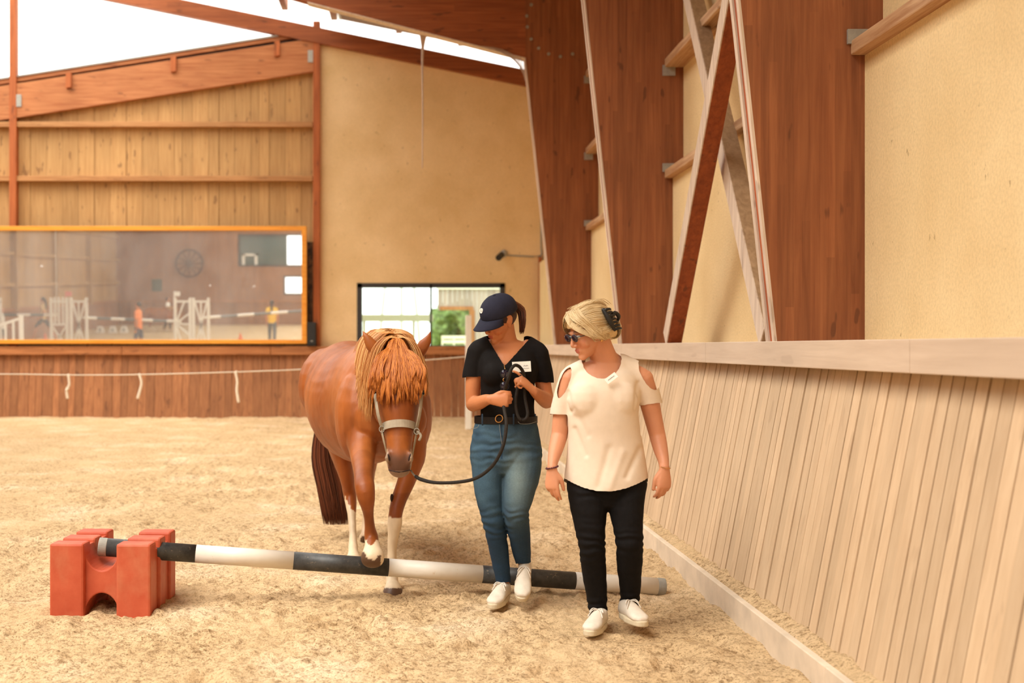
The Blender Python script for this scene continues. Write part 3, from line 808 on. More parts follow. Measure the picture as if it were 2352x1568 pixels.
for i in range(200):
    a = P(968+R.uniform(-8, 5), 822+R.uniform(-10, 15), 6.74); ln = R.uniform(40, 85)
    pth.append([a+V((-0.05, 0.02, 0.05)), a, P(978+R.uniform(-6, 4), 832+ln*0.55, 6.72), P(980+R.uniform(-8, 4), 828+ln, 6.72)])
strands(pth, 0.0026, 'mane', M['mane'], horse, n=4, sub=3)
# tail
pth = []
for i in range(1100):
    a = R.uniform(-1, 1); d = R.uniform(-1, 1)
    e = math.sqrt(max(0, 1-a*a)); Yt = 8.78+d*0.06*e
    L = 1.0-0.45*R.random()**2
    pth.append([hw(1.66, -0.02+a*0.02, 1.16), hw(1.80, -0.05+a*0.05, 1.05), P(748+a*24, 985, Yt), P(746+a*30, 1050, Yt), P(758+a*32, 1110, Yt), P(772+a*26+R.uniform(-3, 3), 1110+95*L, Yt)])
strands(pth, 0.0036, 'tail', M['tail'], horse, n=5)
# whisker hair under the chin
pth = [[P(880+R.uniform(-6, 10), 1045, 6.75), P(870+R.uniform(-6, 6), 1058+R.uniform(0, 20), 6.74), P(860+R.uniform(-8, 10), 1066+R.uniform(0, 22), 6.73)] for _ in range(26)]
# halter
hal = thing('halter', 'x', 'x', P(915, 985, 6.5)); del hal['label']; del hal['category']; hal.parent = horse; hal.location = P(915, 985, 6.5)-horse.location
def ring(c, u, v, a, b, wd, th, n=40, t0=0, t1=1, ax=None):
    """flat band round an ellipse"""
    c = V(c); u = V(u).normalized(); v = V(v).normalized(); w_ = ax or u.cross(v)
    vs = []; fs = []; full = abs(t1-t0-1) < 1e-6; k = n if full else n+1
    for i in range(k):
        an = 2*math.pi*(t0+(t1-t0)*i/n); e = u*math.cos(an); f = v*math.sin(an)
        for rr, ww in ((0, -.5), (th, -.5), (th, .5), (0, .5)):
            vs.append(c+e*(a+rr)+f*(b+rr)+w_*wd*ww)
    for i in range(n):
        j = (i+1) % k
        for q in range(4): fs.append((i*4+q, i*4+(q+1) % 4, j*4+(q+1) % 4, j*4+q))
    if not full: fs += [(3, 2, 1, 0), ((k-1)*4, (k-1)*4+1, (k-1)*4+2, (k-1)*4+3)]
    return vs, fs
hax = (P(917, 1025, 6.475)-P(915, 945, 6.54)).normalized(); hv = hax.cross(V((1, 0, 0))).normalized()
mb = MB(); mb.add(ring(P(916, 984, 6.512), (1, 0, 0.03), hv, 0.0905, 0.101, 0.042, 0.004)); mb.build('noseband', M['halter'], hal, smooth=False)
def strap(pts, wd, name, m, par, th=0.003, ref=(0, 0, 1)):
    mb = MB(); mb.add(tube(pts, [(th, wd/2)]*len(pts), ref=(0, -1, 0) if ref == (0, 0, 1) else ref, n=8, cap=False)); return mb.build(name, m, par, smooth=True)
strap([P(878, 986, 6.47), P(868, 950, 6.44), P(861, 905, 6.50)], 0.022, 'cheek_strap', M['halter'], hal, ref=(-0.6, -0.8, 0))
strap([P(956, 988, 6.48), P(964, 950, 6.46), P(969, 905, 6.50)], 0.022, 'cheek_strap', M['halter'], hal, ref=(0.6, -0.8, 0))
strap([P(877, 992, 6.46), P(883, 1018, 6.46), P(890, 1046, 6.50)], 0.018, 'throat_strap', M['halter'], hal, ref=(-0.8, -0.6, 0))
strap([P(957, 994, 6.47), P(952, 1020, 6.47), P(946, 1050, 6.52)], 0.018, 'throat_strap', M['halter'], hal, ref=(0.8, -0.6, 0))
strap([P(958, 990, 6.46), P(967, 1000, 6.45), P(962, 1012, 6.45)], 0.014, 'strap_end', M['halter'], hal)
for a, b in ((877, 985), (957, 990)):
    mb = MB(); c = P(a, b, 6.455); mb.add(ring(c, (1, 0, 0), (0, 0, 1), 0.012, 0.014, 0.006, 0.004, n=16)); mb.build('metal_ring', M['steel'], hal)
# lead rope
M['rope'] = plain('black lead rope', lin(40, 34, 28), 0.8, var=0.3, scale=120)
rope = thing('lead_rope', 'black lead rope from the halter of the pony to the woman in the navy cap', 'rope', P(1050, 1108, 6.3))
pts = [P(955, 1094, 6.43), P(968, 1101, 6.40), P(1000, 1108, 6.34), P(1050, 1107, 6.27), P(1095, 1097, 6.21), P(1132, 1068, 6.16), P(1155, 1025, 6.13), P(1163, 975, 6.15), P(1159, 945, 6.20), P(1155, 918, 6.255), P(1160, 893, 6.245), P(1168, 868, 6.20), P(1173, 850, 6.20), P(1182, 839, 6.22), P(1193, 842, 6.24), P(1202, 856, 6.26), P(1204, 875, 6.27), P(1204, 880, 6.27)]
mb = MB(); mb.add(tube(pts[:-1], [0.009, 0.010]+[0.0088]*(len(pts)-3), n=10, sub=8)); mb.build('rope', M['rope'], rope, smooth=True)
pts = [P(1203, 872, 6.27), P(1206, 915, 6.275), P(1212, 950, 6.26), P(1204, 964, 6.25), P(1191, 958, 6.25), P(1184, 925, 6.265), P(1190, 885, 6.27), P(1196, 862, 6.265)]
mb = MB(); mb.add(tube(pts, [0.0080]*len(pts), n=10, sub=6)); mb.build('coil', M['rope'], rope, smooth=True)
strap([P(944, 1080, 6.47), P(949, 1088, 6.45), P(956, 1095, 6.43)], 0.010, 'clip', M['steel'], rope, th=0.004)
# ============================================================ pole and block
rb = NT('red moulded plastic', 0.5, 0.35)
c = rb.ramp(rb.noise(rb.coord(), 9, 4), [(0.3, lin(180, 76, 48)), (0.7, lin(196, 94, 64))])
dst = rb.ramp(rb.noise(rb.coord((1, 1, 0.6)), 4, 5, 0.6), [(0.52, BW(0)), (0.75, BW(0.45))])
rb.col(rb.mix(dst, c, lin(206, 146, 108))); rb.bump(rb.noise(rb.coord((1, 1, 8)), 30, 3), 0.15, 0.002)
blk = thing('jump_block', 'red plastic cavaletti block with grooved pillars holding the raised end of the striped pole', 'block', (-1.60, 6.55, 0))
# local x across the pillars, local y depth; built straight then turned a little
ang = math.radians(-3.0); ca_, sa_ = math.cos(ang), math.sin(ang)
BO = V((-1.60, 6.30, 0))
def bl(x, y, z): return BO+V((x*ca_-y*sa_, x*sa_+y*ca_, z-0.012))
def pillar(x0, x1, y0, y1, z1):
    mb = MB(); mb.hexa([bl(x0, y0, -0.02), bl(x1, y0, -0.02), bl(x1, y1, -0.02), bl(x0, y1, -0.02), bl(x0, y0, z1), bl(x1, y0, z1), bl(x1, y1, z1), bl(x0, y1, z1)])
    return mb
def zsad(x, top):   # web profile between pillars
    return None
ZT = 0.375
mb = MB(); bmv = []
yr3 = [(0.0, 0.12), (0.20, 0.32), (0.42, 0.54)]
for (y0, y1) in yr3:
    for x0, x1 in ((-0.265, -0.085), (0.085, 0.265)):
        p = pillar(x0, x1, y0, y1, ZT); mb.add((p.v, p.f))
pil = mb.build('pillars', rb.m, blk, bevel=0.012)
# web: plate with round saddle on top and round arch below, running the full depth
prof = []; n_ = 18
for i in range(n_+1):
    a = math.pi+math.pi*i/n_; prof.append((0.092*math.cos(a), ZT-0.02+0.125*math.sin(a)))
prof = [(-0.25, ZT-0.05), (-0.092, ZT-0.02)]+prof[1:-1]+[(0.092, ZT-0.02), (0.25, ZT-0.05), (0.25, 0.0), (0.092, 0.0)]
for i in range(1, n_):
    a = math.pi*i/n_; prof.append((0.092*math.cos(a), -0.01+0.125*math.sin(a)))
prof += [(-0.092, 0.0), (-0.25, 0.0)]
mb = MB(); poly = [bl(x, 0.035, z) for x, z in prof]; d = bl(0, 0.505, 0)-bl(0, 0.035, 0)
o = len(mb.v); mb.prism(poly, d)
# replace the two n-gon caps by a strip triangulation that respects the concave outline
mb.f = mb.f[2:]; mb.c = mb.c[2:]
top = [0, 1]+list(range(2, 2+n_-1))+[n_+1, n_+2]
N = len(prof)
up = list(range(0, n_+3)); lo = list(range(N-1, n_+2, -1))
k = min(len(up), len(lo))
for base in (0, N):
    for i in range(k-1): mb.f.append((base+up[i], base+up[i+1], base+lo[i+1], base+lo[i])); mb.c.append(0.5)
mb.build('saddle_web', rb.m, blk, bevel=0.006)
# pole
pw = NT('white pole paint', 0.4, 0.4); c = pw.ramp(pw.noise(pw.coord(), 7, 4), [(0.3, lin(212, 202, 186)), (0.7, lin(226, 218, 204))])
dd = pw.ramp(pw.noise(pw.coord((1, 1, 1)), 26, 3, 0.7), [(0.68, BW(0)), (0.74, BW(0.5))]); pw.col(pw.mix(dd, c, lin(190, 160, 120)))
pk = NT('black pole paint', 0.45, 0.4); c = pk.ramp(pk.noise(pk.coord(), 12, 5, 0.7), [(0.35, lin(38, 38, 38)), (0.7, lin(74, 72, 68))])
dd = pk.ramp(pk.noise(pk.coord(), 30, 3, 0.7), [(0.64, BW(0)), (0.72, BW(0.4))]); pk.col(pk.mix(dd, c, lin(170, 150, 120)))
A0 = P(240, 1256, 6.50); A1 = P(1512, 1347, 6.80)
pole = thing('ground_pole', 'black and white striped pole lying from the red block across to the right kickboard', 'pole', (A0+A1)/2)
def at(px):   # point of the axis seen at pixel px
    lo_, hi_ = 0.0, 1.0
    for _ in range(40):
        m_ = (lo_+hi_)/2
        if proj(A0.lerp(A1, m_))[0] < px: lo_ = m_
        else: hi_ = m_
    return A0.lerp(A1, lo_)
seg = [(247, 450, 'k'), (450, 674, 'w'), (674, 892, 'k'), (892, 1107, 'w'), (1107, 1320, 'k'), (1320, 1508, 'w')]
for a, b, c in seg:
    mb = MB(); mb.add(cyl(at(a), at(b), 0.0485, 28)); o = mb.build('white_band' if c == 'w' else 'black_band', pw.m if c == 'w' else pk.m, pole, smooth=False)
    o.data.polygons.foreach_set('use_smooth', [len(p.vertices) == 4 for p in o.data.polygons])
dx = (A1-A0).normalized()
for e, sg in ((at(247), -1), (at(1508), 1)):
    mb = MB(); mb.add(cyl(e, e+dx*sg*0.045, 0.0495, 28)); o = mb.build('end_cap', M['rubber'], pole, bevel=0.004)
# ============================================================ white post, string and ribbons
wp = thing('rope_post', 'tall white wooden post behind the woman in the cap, holding the white string', 'post', P(1076, 985, 20.5))
wp.location.z = 0
mb = MB(); c = P(1076, 724, 20.5); mb.box(c.x-0.05, c.x+0.05, 20.45, 20.55, 0, c.z); mb.build('upright', M['white_paint'], wp, bevel=0.008)
st = [P(-500, 862, 20.5), P(0, 859, 20.5), P(157, 861, 20.5), P(320, 860, 20.5), P(543, 854, 20.5), P(730, 846, 20.5), P(975, 827, 20.5), P(1070, 819, 20.46)]
mb = MB(); mb.add(tube(st, [0.008]*8, n=6, sub=4)); tag(mb.build('string', M['string'], None, smooth=True), 'white string stretched across the arena in front of the brown kickboard', 'string')
for px, py, sh_, lab in ((157, 861, [(0, 0), (2, 22), (-4, 34), (-2, 54)], 'left white ribbon hanging from the string, with a forked tail'), (320, 860, [(0, 0), (5, 18), (2, 34), (-4, 55)], 'middle white ribbon hanging from the string'), (543, 854, [(-2, 0), (2, 22), (1, 42), (5, 70)], 'right white ribbon hanging from the string, longest of the three')):
    mb = MB(); q = [P(px+a, py+b, 20.48) for a, b in sh_]; mb.add(tube(q, [(0.022, 0.008), (0.020, 0.006), (0.022, 0.006), (0.024, 0.004)], n=8, sub=4))
    if px == 157: mb.add(tube([P(157, 892, 20.48), P(152, 896, 20.47)], [0.012, 0.014], n=6))
    mb.add(ell(P(px, py, 20.49), 0.022, n=10)); tag(mb.build('ribbon', M['string'], None, smooth=True), lab, 'ribbon', 'ribbons on the string')
# ============================================================ speaker, dark panel, camera, cobwebs
sp = thing('loudspeaker', 'black wall loudspeaker on the kickboard ledge beside the mirror', 'speaker', P(716, 790, 23.35))
mb = MB(); a = P(706, 789, 23.3); b = P(726, 740, 23.3); mb.box(a.x, b.x, 23.26, 23.44, 1.395, b.z); mb.build('cabinet', M['black'], sp, bevel=0.012)
mb = MB(); mb.box(a.x+0.015, b.x-0.015, 23.25, 23.262, 1.44, b.z-0.02); mb.build('grille', plain('speaker grille', lin(52, 50, 48), 0.9, scale=300), sp)
mb = MB(); c = P(716, 783, 23.25); mb.box(c.x-0.02, c.x+0.02, 23.245, 23.252, c.z-0.008, c.z+0.008); mb.build('badge', M['steel'], sp)
pn = NT('dark patterned banner', 0.8); pn.col(pn.ramp(pn.noise(pn.coord((4, 1, 3)), 4, 4, 0.7), [(0.4, lin(46, 34, 26)), (0.62, lin(104, 74, 50))]))
mb = MB(); a = P(706, 738, 23.5); b = P(719, 556, 23.5); mb.box(a.x, b.x, 23.44, 23.5, a.z, b.z); tag(mb.build('banner', pn.m, None), 'narrow dark banner strip hanging between the mirror and the post', 'banner')
cc = thing('camera', 'small black camera on a white conduit, high above the right end of the window', 'camera', P(1150, 590, YW-0.1)); cc.name = 'security_camera'
mb = MB(); mb.add(cyl(P(1145, 592, YW-0.32), P(1152, 585, YW-0.12), 0.06, 14)); mb.build('lens_housing', M['black'], cc, smooth=False)
mb = MB(); mb.add(ell(P(1158, 582, YW-0.08), 0.075, n=14)); mb.build('mount', M['steel'], cc, smooth=True)
mb = MB(); mb.add(tube([P(1163, 586, YW-0.02), P(1200, 588, YW-0.02), P(1241, 588, YW-0.02), P(1243, 570, YW-0.02), P(1243, 500, YW-0.02)], [0.014]*5, n=8, sub=2)); mb.add(tube([P(1242, 590, YW-0.02), P(1242, 792, YW-0.02)], [0.02, 0.02], n=8)); mb.build('conduit', M['steel'], cc, smooth=True)
mb = MB(); a = P(1244, 792, YW-0.15); b = P(1258, 590, YW-0.15); mb.box(a.x, min(b.x, 2.49), YW-0.15, YW-0.03, 1.40, b.z); tag(mb.build('corner_post', M['farpost'], None), 'short brown post in the far right corner beside the white conduit', 'post')
cob = plain('grey cobweb', lin(190, 168, 150), 0.95)
mb = MB(); q = [P(972, 78, 16.9), P(971, 110, 16.9), P(970, 150, 16.9), P(971, 260, 16.9), P(970, 385, 16.9)]; mb.add(tube(q, [(0.055, 0.01), (0.022, 0.01), (0.014, 0.01), (0.010, 0.008), (0.006, 0.006)], n=8, sub=5))
o = tag(mb.build('cobweb', cob, None, smooth=True), 'long grey cobweb thread hanging from the farthest rafter in front of the ochre wall', 'cobweb'); o['kind'] = 'stuff'
mb = MB()
for i in range(16):
    t = i/15; a = P(1100+95*t, 106+24*t, 16.72); b = P(1203+3*t, 140+45*t, 16.72); mid = (a+b)/2+V((0, 0, 0.06*(1-t)))
    mb.add(tube([a, mid, b], [0.004, 0.003, 0.004], n=5, sub=4))
o = tag(mb.build('cobweb', cob, None, smooth=True), 'dusty cobweb fan in the corner where the farthest rafter meets its leg', 'cobweb'); o['kind'] = 'stuff'
# ============================================================ mirror
MT = 160.0; mt = MT/2/F
YM = ZF+0.05
def mz(py): return H-(py-CY)*YM/F
def mx(px): return (px-CX)*YM/F
mir = thing('wall_mirror', 'long wide mirror in a varnished orange wooden frame on the far wall', 'mirror', (mx(350), YM, mz(789)))
zb, zt_ = mz(789), mz(520); xa, xb = mx(-330), mx(705)
def tl(x, y, z):  # tilt forward about the bottom edge
    d = z-zb; return (x, YM+y-d*math.sin(mt), zb+d*math.cos(mt))
def mbox(x0, x1, y0, y1, z0, z1): 
    return [tl(x0, y0, z0), tl(x1, y0, z0), tl(x1, y1, z0), tl(x0, y1, z0), tl(x0, y0, z1), tl(x1, y0, z1), tl(x1, y1, z1), tl(x0, y1, z1)]
for nm, b in (('frame_rail', (xa, xb, -0.03, 0.04, zb, mz(780))), ('frame_rail', (xa, xb, -0.03, 0.04, mz(530), zt_)), ('frame_stile', (mx(693.5), xb, -0.032, 0.04, zb, zt_)), ('frame_stile', (xa, xa+0.1, -0.032, 0.04, zb, zt_))):
    mb = MB(); mb.hexa(mbox(*b)); mb.build(nm, M['mirrorframe'], mir, bevel=0.006)
g = NT('dusty mirror glass', 0.0); gg = g.new('ShaderNodeBsdfGlossy'); gg.inputs['Roughness'].default_value = 0.012; gg.inputs[0].default_value = (0.90, 0.92, 0.90, 1)
gd = g.new('ShaderNodeBsdfDiffuse'); gd.inputs[0].default_value = (0.85, 0.84, 0.82, 1); gm = g.new('ShaderNodeMixShader')
dn = g.ramp(g.noise(g.coord((1, 1, 0.5)), 1.2, 6, 0.65), [(0.3, BW(0.11)), (0.7, BW(0.26))])
sp_ = g.ramp(g.noise(g.coord(), 5.0, 1, 0.4), [(0.80, BW(0)), (0.815, BW(0.6))])
ad = g.new('ShaderNodeMath', operation='MAXIMUM'); g.link(dn, ad.inputs[0]); g.link(sp_, ad.inputs[1])
g.link(ad.outputs[0], gm.inputs[0]); g.link(gg.outputs[0], gm.inputs[1]); g.link(gd.outputs[0], gm.inputs[2]); g.link(gm.outputs[0], g.n['Material Output'].inputs[0])
mb = MB(); mb.hexa(mbox(xa+0.05, mx(694), 0.0, 0.02, mz(781), mz(529))); mb.build('mirror_glass', g.m, mir)
# ============================================================ people
M['skin'] = attr_mat('skin', 0.5, 0.35, 9, amp=0.06, bump=0.08, sss=0.12, bs=220)
def orth(f, n, side):
    f = V(f).normalized(); n = V(n); n = (n-f*n.dot(f)).normalized(); t = f.cross(n)
    if t.dot(V(side)) < 0: t = -t
    return f, n, t
def hand(W, f, nrm, th, curls, s=1.0, thumb=(0.55, 0.75, 0.35), t2=(0.9, 0.25, 0.35)):
    f, n, t = orth(f, nrm, th); W = V(W); out = []
    out.append(tube([W-f*0.02*s, W+f*0.025*s, W+f*0.06*s, W+f*0.086*s], [(.025*s, .019*s), (.033*s, .018*s), (.039*s, .016*s), (.036*s, .012*s)], ref=t, n=16))
    offs = (.0285, .0098, -.0095, -.0275); lens = (.070, .078, .073, .058); rr = (.0086, .0089, .0085, .0074); bs = (.080, .086, .083, .074)
    for k in range(4):
        p = W+(f*bs[k]+t*offs[k])*s; pts = [p-f*0.015*s, p]; a = 0; r = rr[k]*s; rad = [r*1.1, r*1.1]
        for q, fr_ in enumerate((.45, .30, .25)):
            a += math.radians(curls[k][q]); d = f*math.cos(a)+n*math.sin(a)+t*0.10*(1.5-k)/1.5*(1 if q == 0 else 0.5)*max(0, math.cos(a)); d.normalize()
            p = p+d*lens[k]*fr_*s; pts.append(p); rad.append(r*(1.0, .92, .78)[q])
        out.append(tube(pts, rad, ref=t, n=10, sub=3))
    b = W+(f*0.022+t*0.024+n*0.006)*s
    d1 = (f*thumb[0]+t*thumb[1]+n*thumb[2]).normalized(); d2 = (f*t2[0]+t*t2[1]+n*t2[2]).normalized()
    out.append(tube([b-d1*0.01*s, b+d1*0.03*s, b+(d1*0.036+d2*0.022)*s, b+(d1*0.036+d2*0.048)*s], [.015*s, .0125*s, .0105*s, .0085*s], ref=n, n=10, sub=3))
    return out
class Head:
    def __init__(s, c, fwd, up, k=1.0):
        s.c = V(c); s.f = V(fwd).normalized(); u = V(up); s.u = (u-s.f*u.dot(s.f)).normalized(); s.s = s.f.cross(s.u); s.k = k
        s.ax = (s.s, s.f, s.u)
    def w(s, x, y, z): return s.c+(s.s*x+s.f*y+s.u*z)*s.k
    def l(s, p):
        d = V(p)-s.c; return (d.dot(s.s)/s.k, d.dot(s.f)/s.k, d.dot(s.u)/s.k)
    def E(s, x, y, z, a, b, c, n=16): return ell(s.w(x, y, z), (a*s.k, b*s.k, c*s.k), s.ax, n)
    def parts(s):
        o = [s.E(0, -.012, .035, .073, .094, .083, 24), s.E(0, .022, -.005, .066, .070, .085, 20), s.E(0, .040, -.055, .050, .048, .050, 18),
             s.E(0, .070, -.092, .024, .022, .019), s.E(0, .048, -.085, .034, .030, .020), s.E(.034, .058, -.028, .026, .026, .030), s.E(-.034, .058, -.028, .026, .026, .030),
             s.E(0, .079, .028, .045, .014, .012), s.E(0, .076, -.058, .026, .019, .020),
             s.E(0, .092, -.0535, .017, .0065, .0040), s.E(0, .090, -.0635, .015, .007, .0048)]
        o.append(tube([s.w(0, .084, .022), s.w(0, .097, -.002), s.w(0, .107, -.024), s.w(0, .098, -.034)], [.007*s.k, .0078*s.k, .0092*s.k, .0075*s.k], ref=s.s, n=10))
        for e in (-1, 1):
            o.append(s.E(e*.0735, .002, -.002, .0065, .015, .022, 12))
            o.append(s.E(e*.012, .094, -.031, .0075, .009, .006, 10))
            o.append(tube([s.w(e*.072, .004, -.032), s.w(e*.080, -.004, -.010), s.w(e*.083, -.010, .012), s.w(e*.078, -.004, .028), s.w(e*.073, .008, .022)], [(.006*s.k, .008*s.k), (.005*s.k, .012*s.k), (.005*s.k, .013*s.k), (.005*s.k, .010*s.k), (.004*s.k, .006*s.k)], ref=s.s, n=10))
        return o
def skincol(head, base, lip, extra=None):
    def f(c):
        x, y, z = head.l(c); col = base
        n1 = nz(c, 12)*0.06; col = tuple(q*(1+n1) for q in base)
        if y > .089 and abs(x) < .021 and -.0695 < z < -.0495: return mixc(base, lip, .75)
        if y > .045 and abs(abs(x)-.034) < .022 and abs(z+.03) < .022: col = mixc(col, (base[0], base[1]*.72, base[2]*.66), .45)
        if y > .066 and abs(z-.036) < .005 and .014 < abs(x) < .048: col = mixc(col, (.12, .07, .04), .6)
        return col
    return f
def eyes(h, par):
    for e in (-1, 1):
        mb = MB(); mb.add(h.E(e*.030, .076, .010, .0135, .0115, .0085, 14)); o = mb.build('eye', M['white_paint'], par, smooth=True)
        mb = MB(); mb.add(h.E(e*.030, .0845, .009, .0055, .004, .0055, 10)); mb.build('iris', M['eye'], o, smooth=True)
M['shoe'] = plain('dirty white leather', lin(216, 204, 186), 0.55, var=0.08, scale=24)
M['sole'] = plain('off white rubber sole', lin(206, 190, 160), 0.7, var=0.08)
M['lace'] = plain('white lace', lin(222, 212, 198), 0.8)
def sneaker(par, heel, fwd, up, L=0.265, wd=1.0):
    f = V(fwd).normalized(); u = V(up); u = (u-f*u.dot(f)).normalized(); s = f.cross(u); h = V(heel)
    q = lambda a, b, c: h+f*a+s*b+u*c
    rows = [(.015, .045, .030, .036), (.06, .052, .035, .044), (.11, .052, .037, .044), (.155, .045, .041, .036), (.20, .038, .045, .026), (.235, .035, .042, .022), (.255, .032, .030, .018)]
    k = L/.272
    p = [tube([q(a*k, 0, b) for a, b, c, d in rows], [(c*wd, d) for a, b, c, d in rows], ref=s, n=20)]
    p.append(tube([q(.045*k, 0, .05), q(.042*k, 0, .070)], [(.036*wd, .044), (.034*wd, .042)], ref=s, n=18))
    def cut(c, n): return (c-h).dot(u) > .098 and ((c-h).dot(f) < .10*k)
    up_o = blob(p, 'sneaker', M['shoe'], par, 0.0042, 5, disp=lambda c, n: 0.0008*nz(c, 60), cut=lambda c, n: (c-h).dot(u) < .012)
    ol = []
    for i in range(28):
        a = 2*math.pi*i/28; x = math.cos(a); y = math.sin(a)
        wv = (.046 if x > 0 else .039)*wd*(1-0.10*abs(math.sin(a*1.0))*0); ax_ = (L+.012)/2
        xx = L/2-0.002+ax_*math.copysign(abs(x)**0.85, x); yy = wv*math.copysign(abs(y)**0.75, y)*(1.0 if xx > L*.45 else .96)
        ol.append(q(xx, yy, 0.0))
    mb = MB(); mb.prism(ol, u*.028); mb.build('sole', M['sole'], up_o, bevel=0.006)
    for i in range(5):
        a = (.105+.019*i)*k; zt = .052+.044-(i*.0085)
        mb = MB(); mb.add(tube([q(a, -.022, zt-.014), q(a+.004, 0, zt-.0015), q(a, .022, zt-.014)], [.0032]*3, n=6, sub=4)); mb.build('lace', M['lace'], up_o, smooth=True)
    mb = MB()
    for e in (-1, 1):
        mb.add(tube([q(.10*k, 0, .098), q(.115*k, e*.022, .104), q(.128*k, e*.034, .088), q(.112*k, e*.02, .096), q(.10*k, 0, .098)], [.0026]*5, n=6, sub=4))
        mb.add(tube([q(.10*k, 0, .098), q(.13*k, e*.02, .098), q(.15*k, e*.036, .070)], [.0026]*3, n=6, sub=3))
    mb.build('bow', M['lace'], up_o, smooth=True)
    return up_o

# ------------------------------------------------------------ woman with the navy cap
YA = 6.42
A = lambda px, py, d=0: P(px, py, YA+d)
wa = thing('person', 'woman in a navy cap, black V-neck top and blue jeans, holding the lead rope', 'person', (A(1150, 1400).x, YA, 0))
hA = Head(A(1146, 733, -0.01), (-.72, -.55, -.48), (-.16, -.30, 1), 1.0)
armA_L = [A(1094, 806, .02), A(1088, 850, .02), A(1085, 895, .03), A(1086, 932, .02)]
skinA = (lin(196, 126, 82)[:3]); lipA = lin(170, 70, 62)[:3]
sk = hA.parts()
sk.append(tube([hA.w(0, -.025, -.035), A(1163, 772, .02), A(1166, 792, .03), A(1167, 812, .03)], [(.052, .056), (.050, .052), (.060, .054), (.10, .06)], n=20))
sk.append(tube([A(1166, 796, .02), A(1166, 815, .02), A(1166, 850, .01), A(1165, 890, .02), A(1163, 935, .02), A(1162, 965, .02), A(1162, 1010, .02), A(1162, 1040, .02)], [(.11, .058), (.140, .088), (.148, .105), (.135, .095), (.125, .088), (.14, .09), (.165, .10), (.15, .09)], n=28))
sk.append(tube([A(1125, 797, .02), A(1096, 808, .02)], [.045, .045], n=14)); sk.append(tube([A(1208, 797, .02), A(1238, 812, .02)], [.045, .045], n=14))
sk.append(tube([A(1098, 808, .02), A(1090, 850, .02), A(1086, 890, .02), A(1086, 928, .03)], [.045, .043, .040, .037], n=16))
sk.append(tube([A(1086, 928, .03), A(1100, 925, -.05), A(1117, 918, -.13), A(1129, 917, -.17)], [(.040, .040), (.037, .036), (.030, .028), (.023, .022)], ref=(0, 0, 1), n=16))
sk.append(tube([A(1236, 812, .02), A(1243, 850, .03), A(1249, 890, .04), A(1256, 922, .05)], [.046, .044, .042, .040], n=16))
sk.append(tube([A(1256, 920, .05), A(1248, 915, -.03), A(1236, 906, -.12), A(1224, 896, -.17)], [(.043, .042), (.039, .038), (.031, .029), (.023, .022)], ref=(0.5, 0, 0.8), n=16))
sk += hand(A(1129, 917, -.17), (1, -.30, -.05), (.25, 1, -.1), (0, 0, 1), [(55, 85, 60), (60, 88, 60), (62, 88, 60), (65, 88, 60)], 0.96, thumb=(.75, .45, -.2), t2=(.95, .05, .45))
sk += hand(A(1224, 896, -.17), (-.72, -.10, .68), (-.65, .45, -.55), (.2, -.2, .9), [(5, 12, 12), (60, 85, 60), (66, 88, 60), (70, 88, 60)], 0.96, thumb=(.6, .2, .7), t2=(.5, 0, .8))
sk.append(tube([A(1120, 1050, .02), A(1122, 1120, -.02), A(1133, 1190, -.05), A(1150, 1270, .03), A(1157, 1335, .09), A(1156, 1362, .09)], [.07, .062, .045, .042, .030, .034], n=16))
sk.append(tube([A(1200, 1050, .02), A(1197, 1120, -.06), A(1188, 1175, -.10), A(1195, 1240, .03), A(1203, 1295, .10), A(1204, 1322, .10)], [.075, .068, .048, .042, .030, .034], n=16))
body = blob(sk, 'body', M['skin'], wa, 0.0042, 4, color=skincol(hA, skinA, lipA))
eyes(hA, wa)
# nails
# black top
def inV(px, py):   # V-neck opening in the picture plane of the chest
    if py < 772: return 1100 < px < 1236
    if py > 841: return False
    t = (py-772)/(841-772); return 1117+(1159-1117)*t < px < 1221-(1221-1159)*t
def cutA(c, n):
    px, py = proj(c)
    if c.y < YA+0.03 and inV(px, py) and py < 842: return True
    if c.y >= YA+0.03 and 1132 < px < 1203 and py < 800: return True
    return False
tp = [tube([A(1166, 792, .02), A(1166, 812, .02), A(1166, 850, .005), A(1165, 885, .015), A(1163, 930, .02), A(1162, 962, .02), A(1162, 975, .02)], [(.12, .066), (.155, .100), (.165, .120), (.152, .110), (.150, .102), (.160, .104), (.160, .104)], n=32),
      ell(A(1138, 858, -.055), (.070, .065, .072)), ell(A(1196, 858, -.055), (.070, .065, .072)),
      tube([A(1128, 792, .02), A(1097, 806, .02)], [.055, .057], n=16), tube([A(1206, 792, .02), A(1236, 810, .02)], [.055, .058], n=16),
      tube([A(1098, 806, .02), A(1088, 845, .02), A(1084, 868, .02)], [.058, .053, .050], n=18), tube([A(1236, 810, .02), A(1246, 850, .03), A(1251, 880, .04)], [.059, .055, .052], n=18)]
def shirtcut(c, n):
    px, py = proj(c)
    if cutA(c, n): return True
    if px < 1104 and py > 866+ (px-1070)*-0.06: return True
    if px > 1228 and 878 < py < 930 : return True
    return py > 966
M['blacktop'] = plain('black jersey', lin(24, 21, 20), 0.8, 0.12, var=0.15)
def folds(a, s, st=(1, 1, 1)): return lambda c, n: a*noise.noise(V((c.x*st[0], c.y*st[1], c.z*st[2]))*s)
blob(tp, 'top', M['blacktop'], wa, 0.0055, 12, disp=folds(.006, 14, (1, 1, .5)), cut=shirtcut)
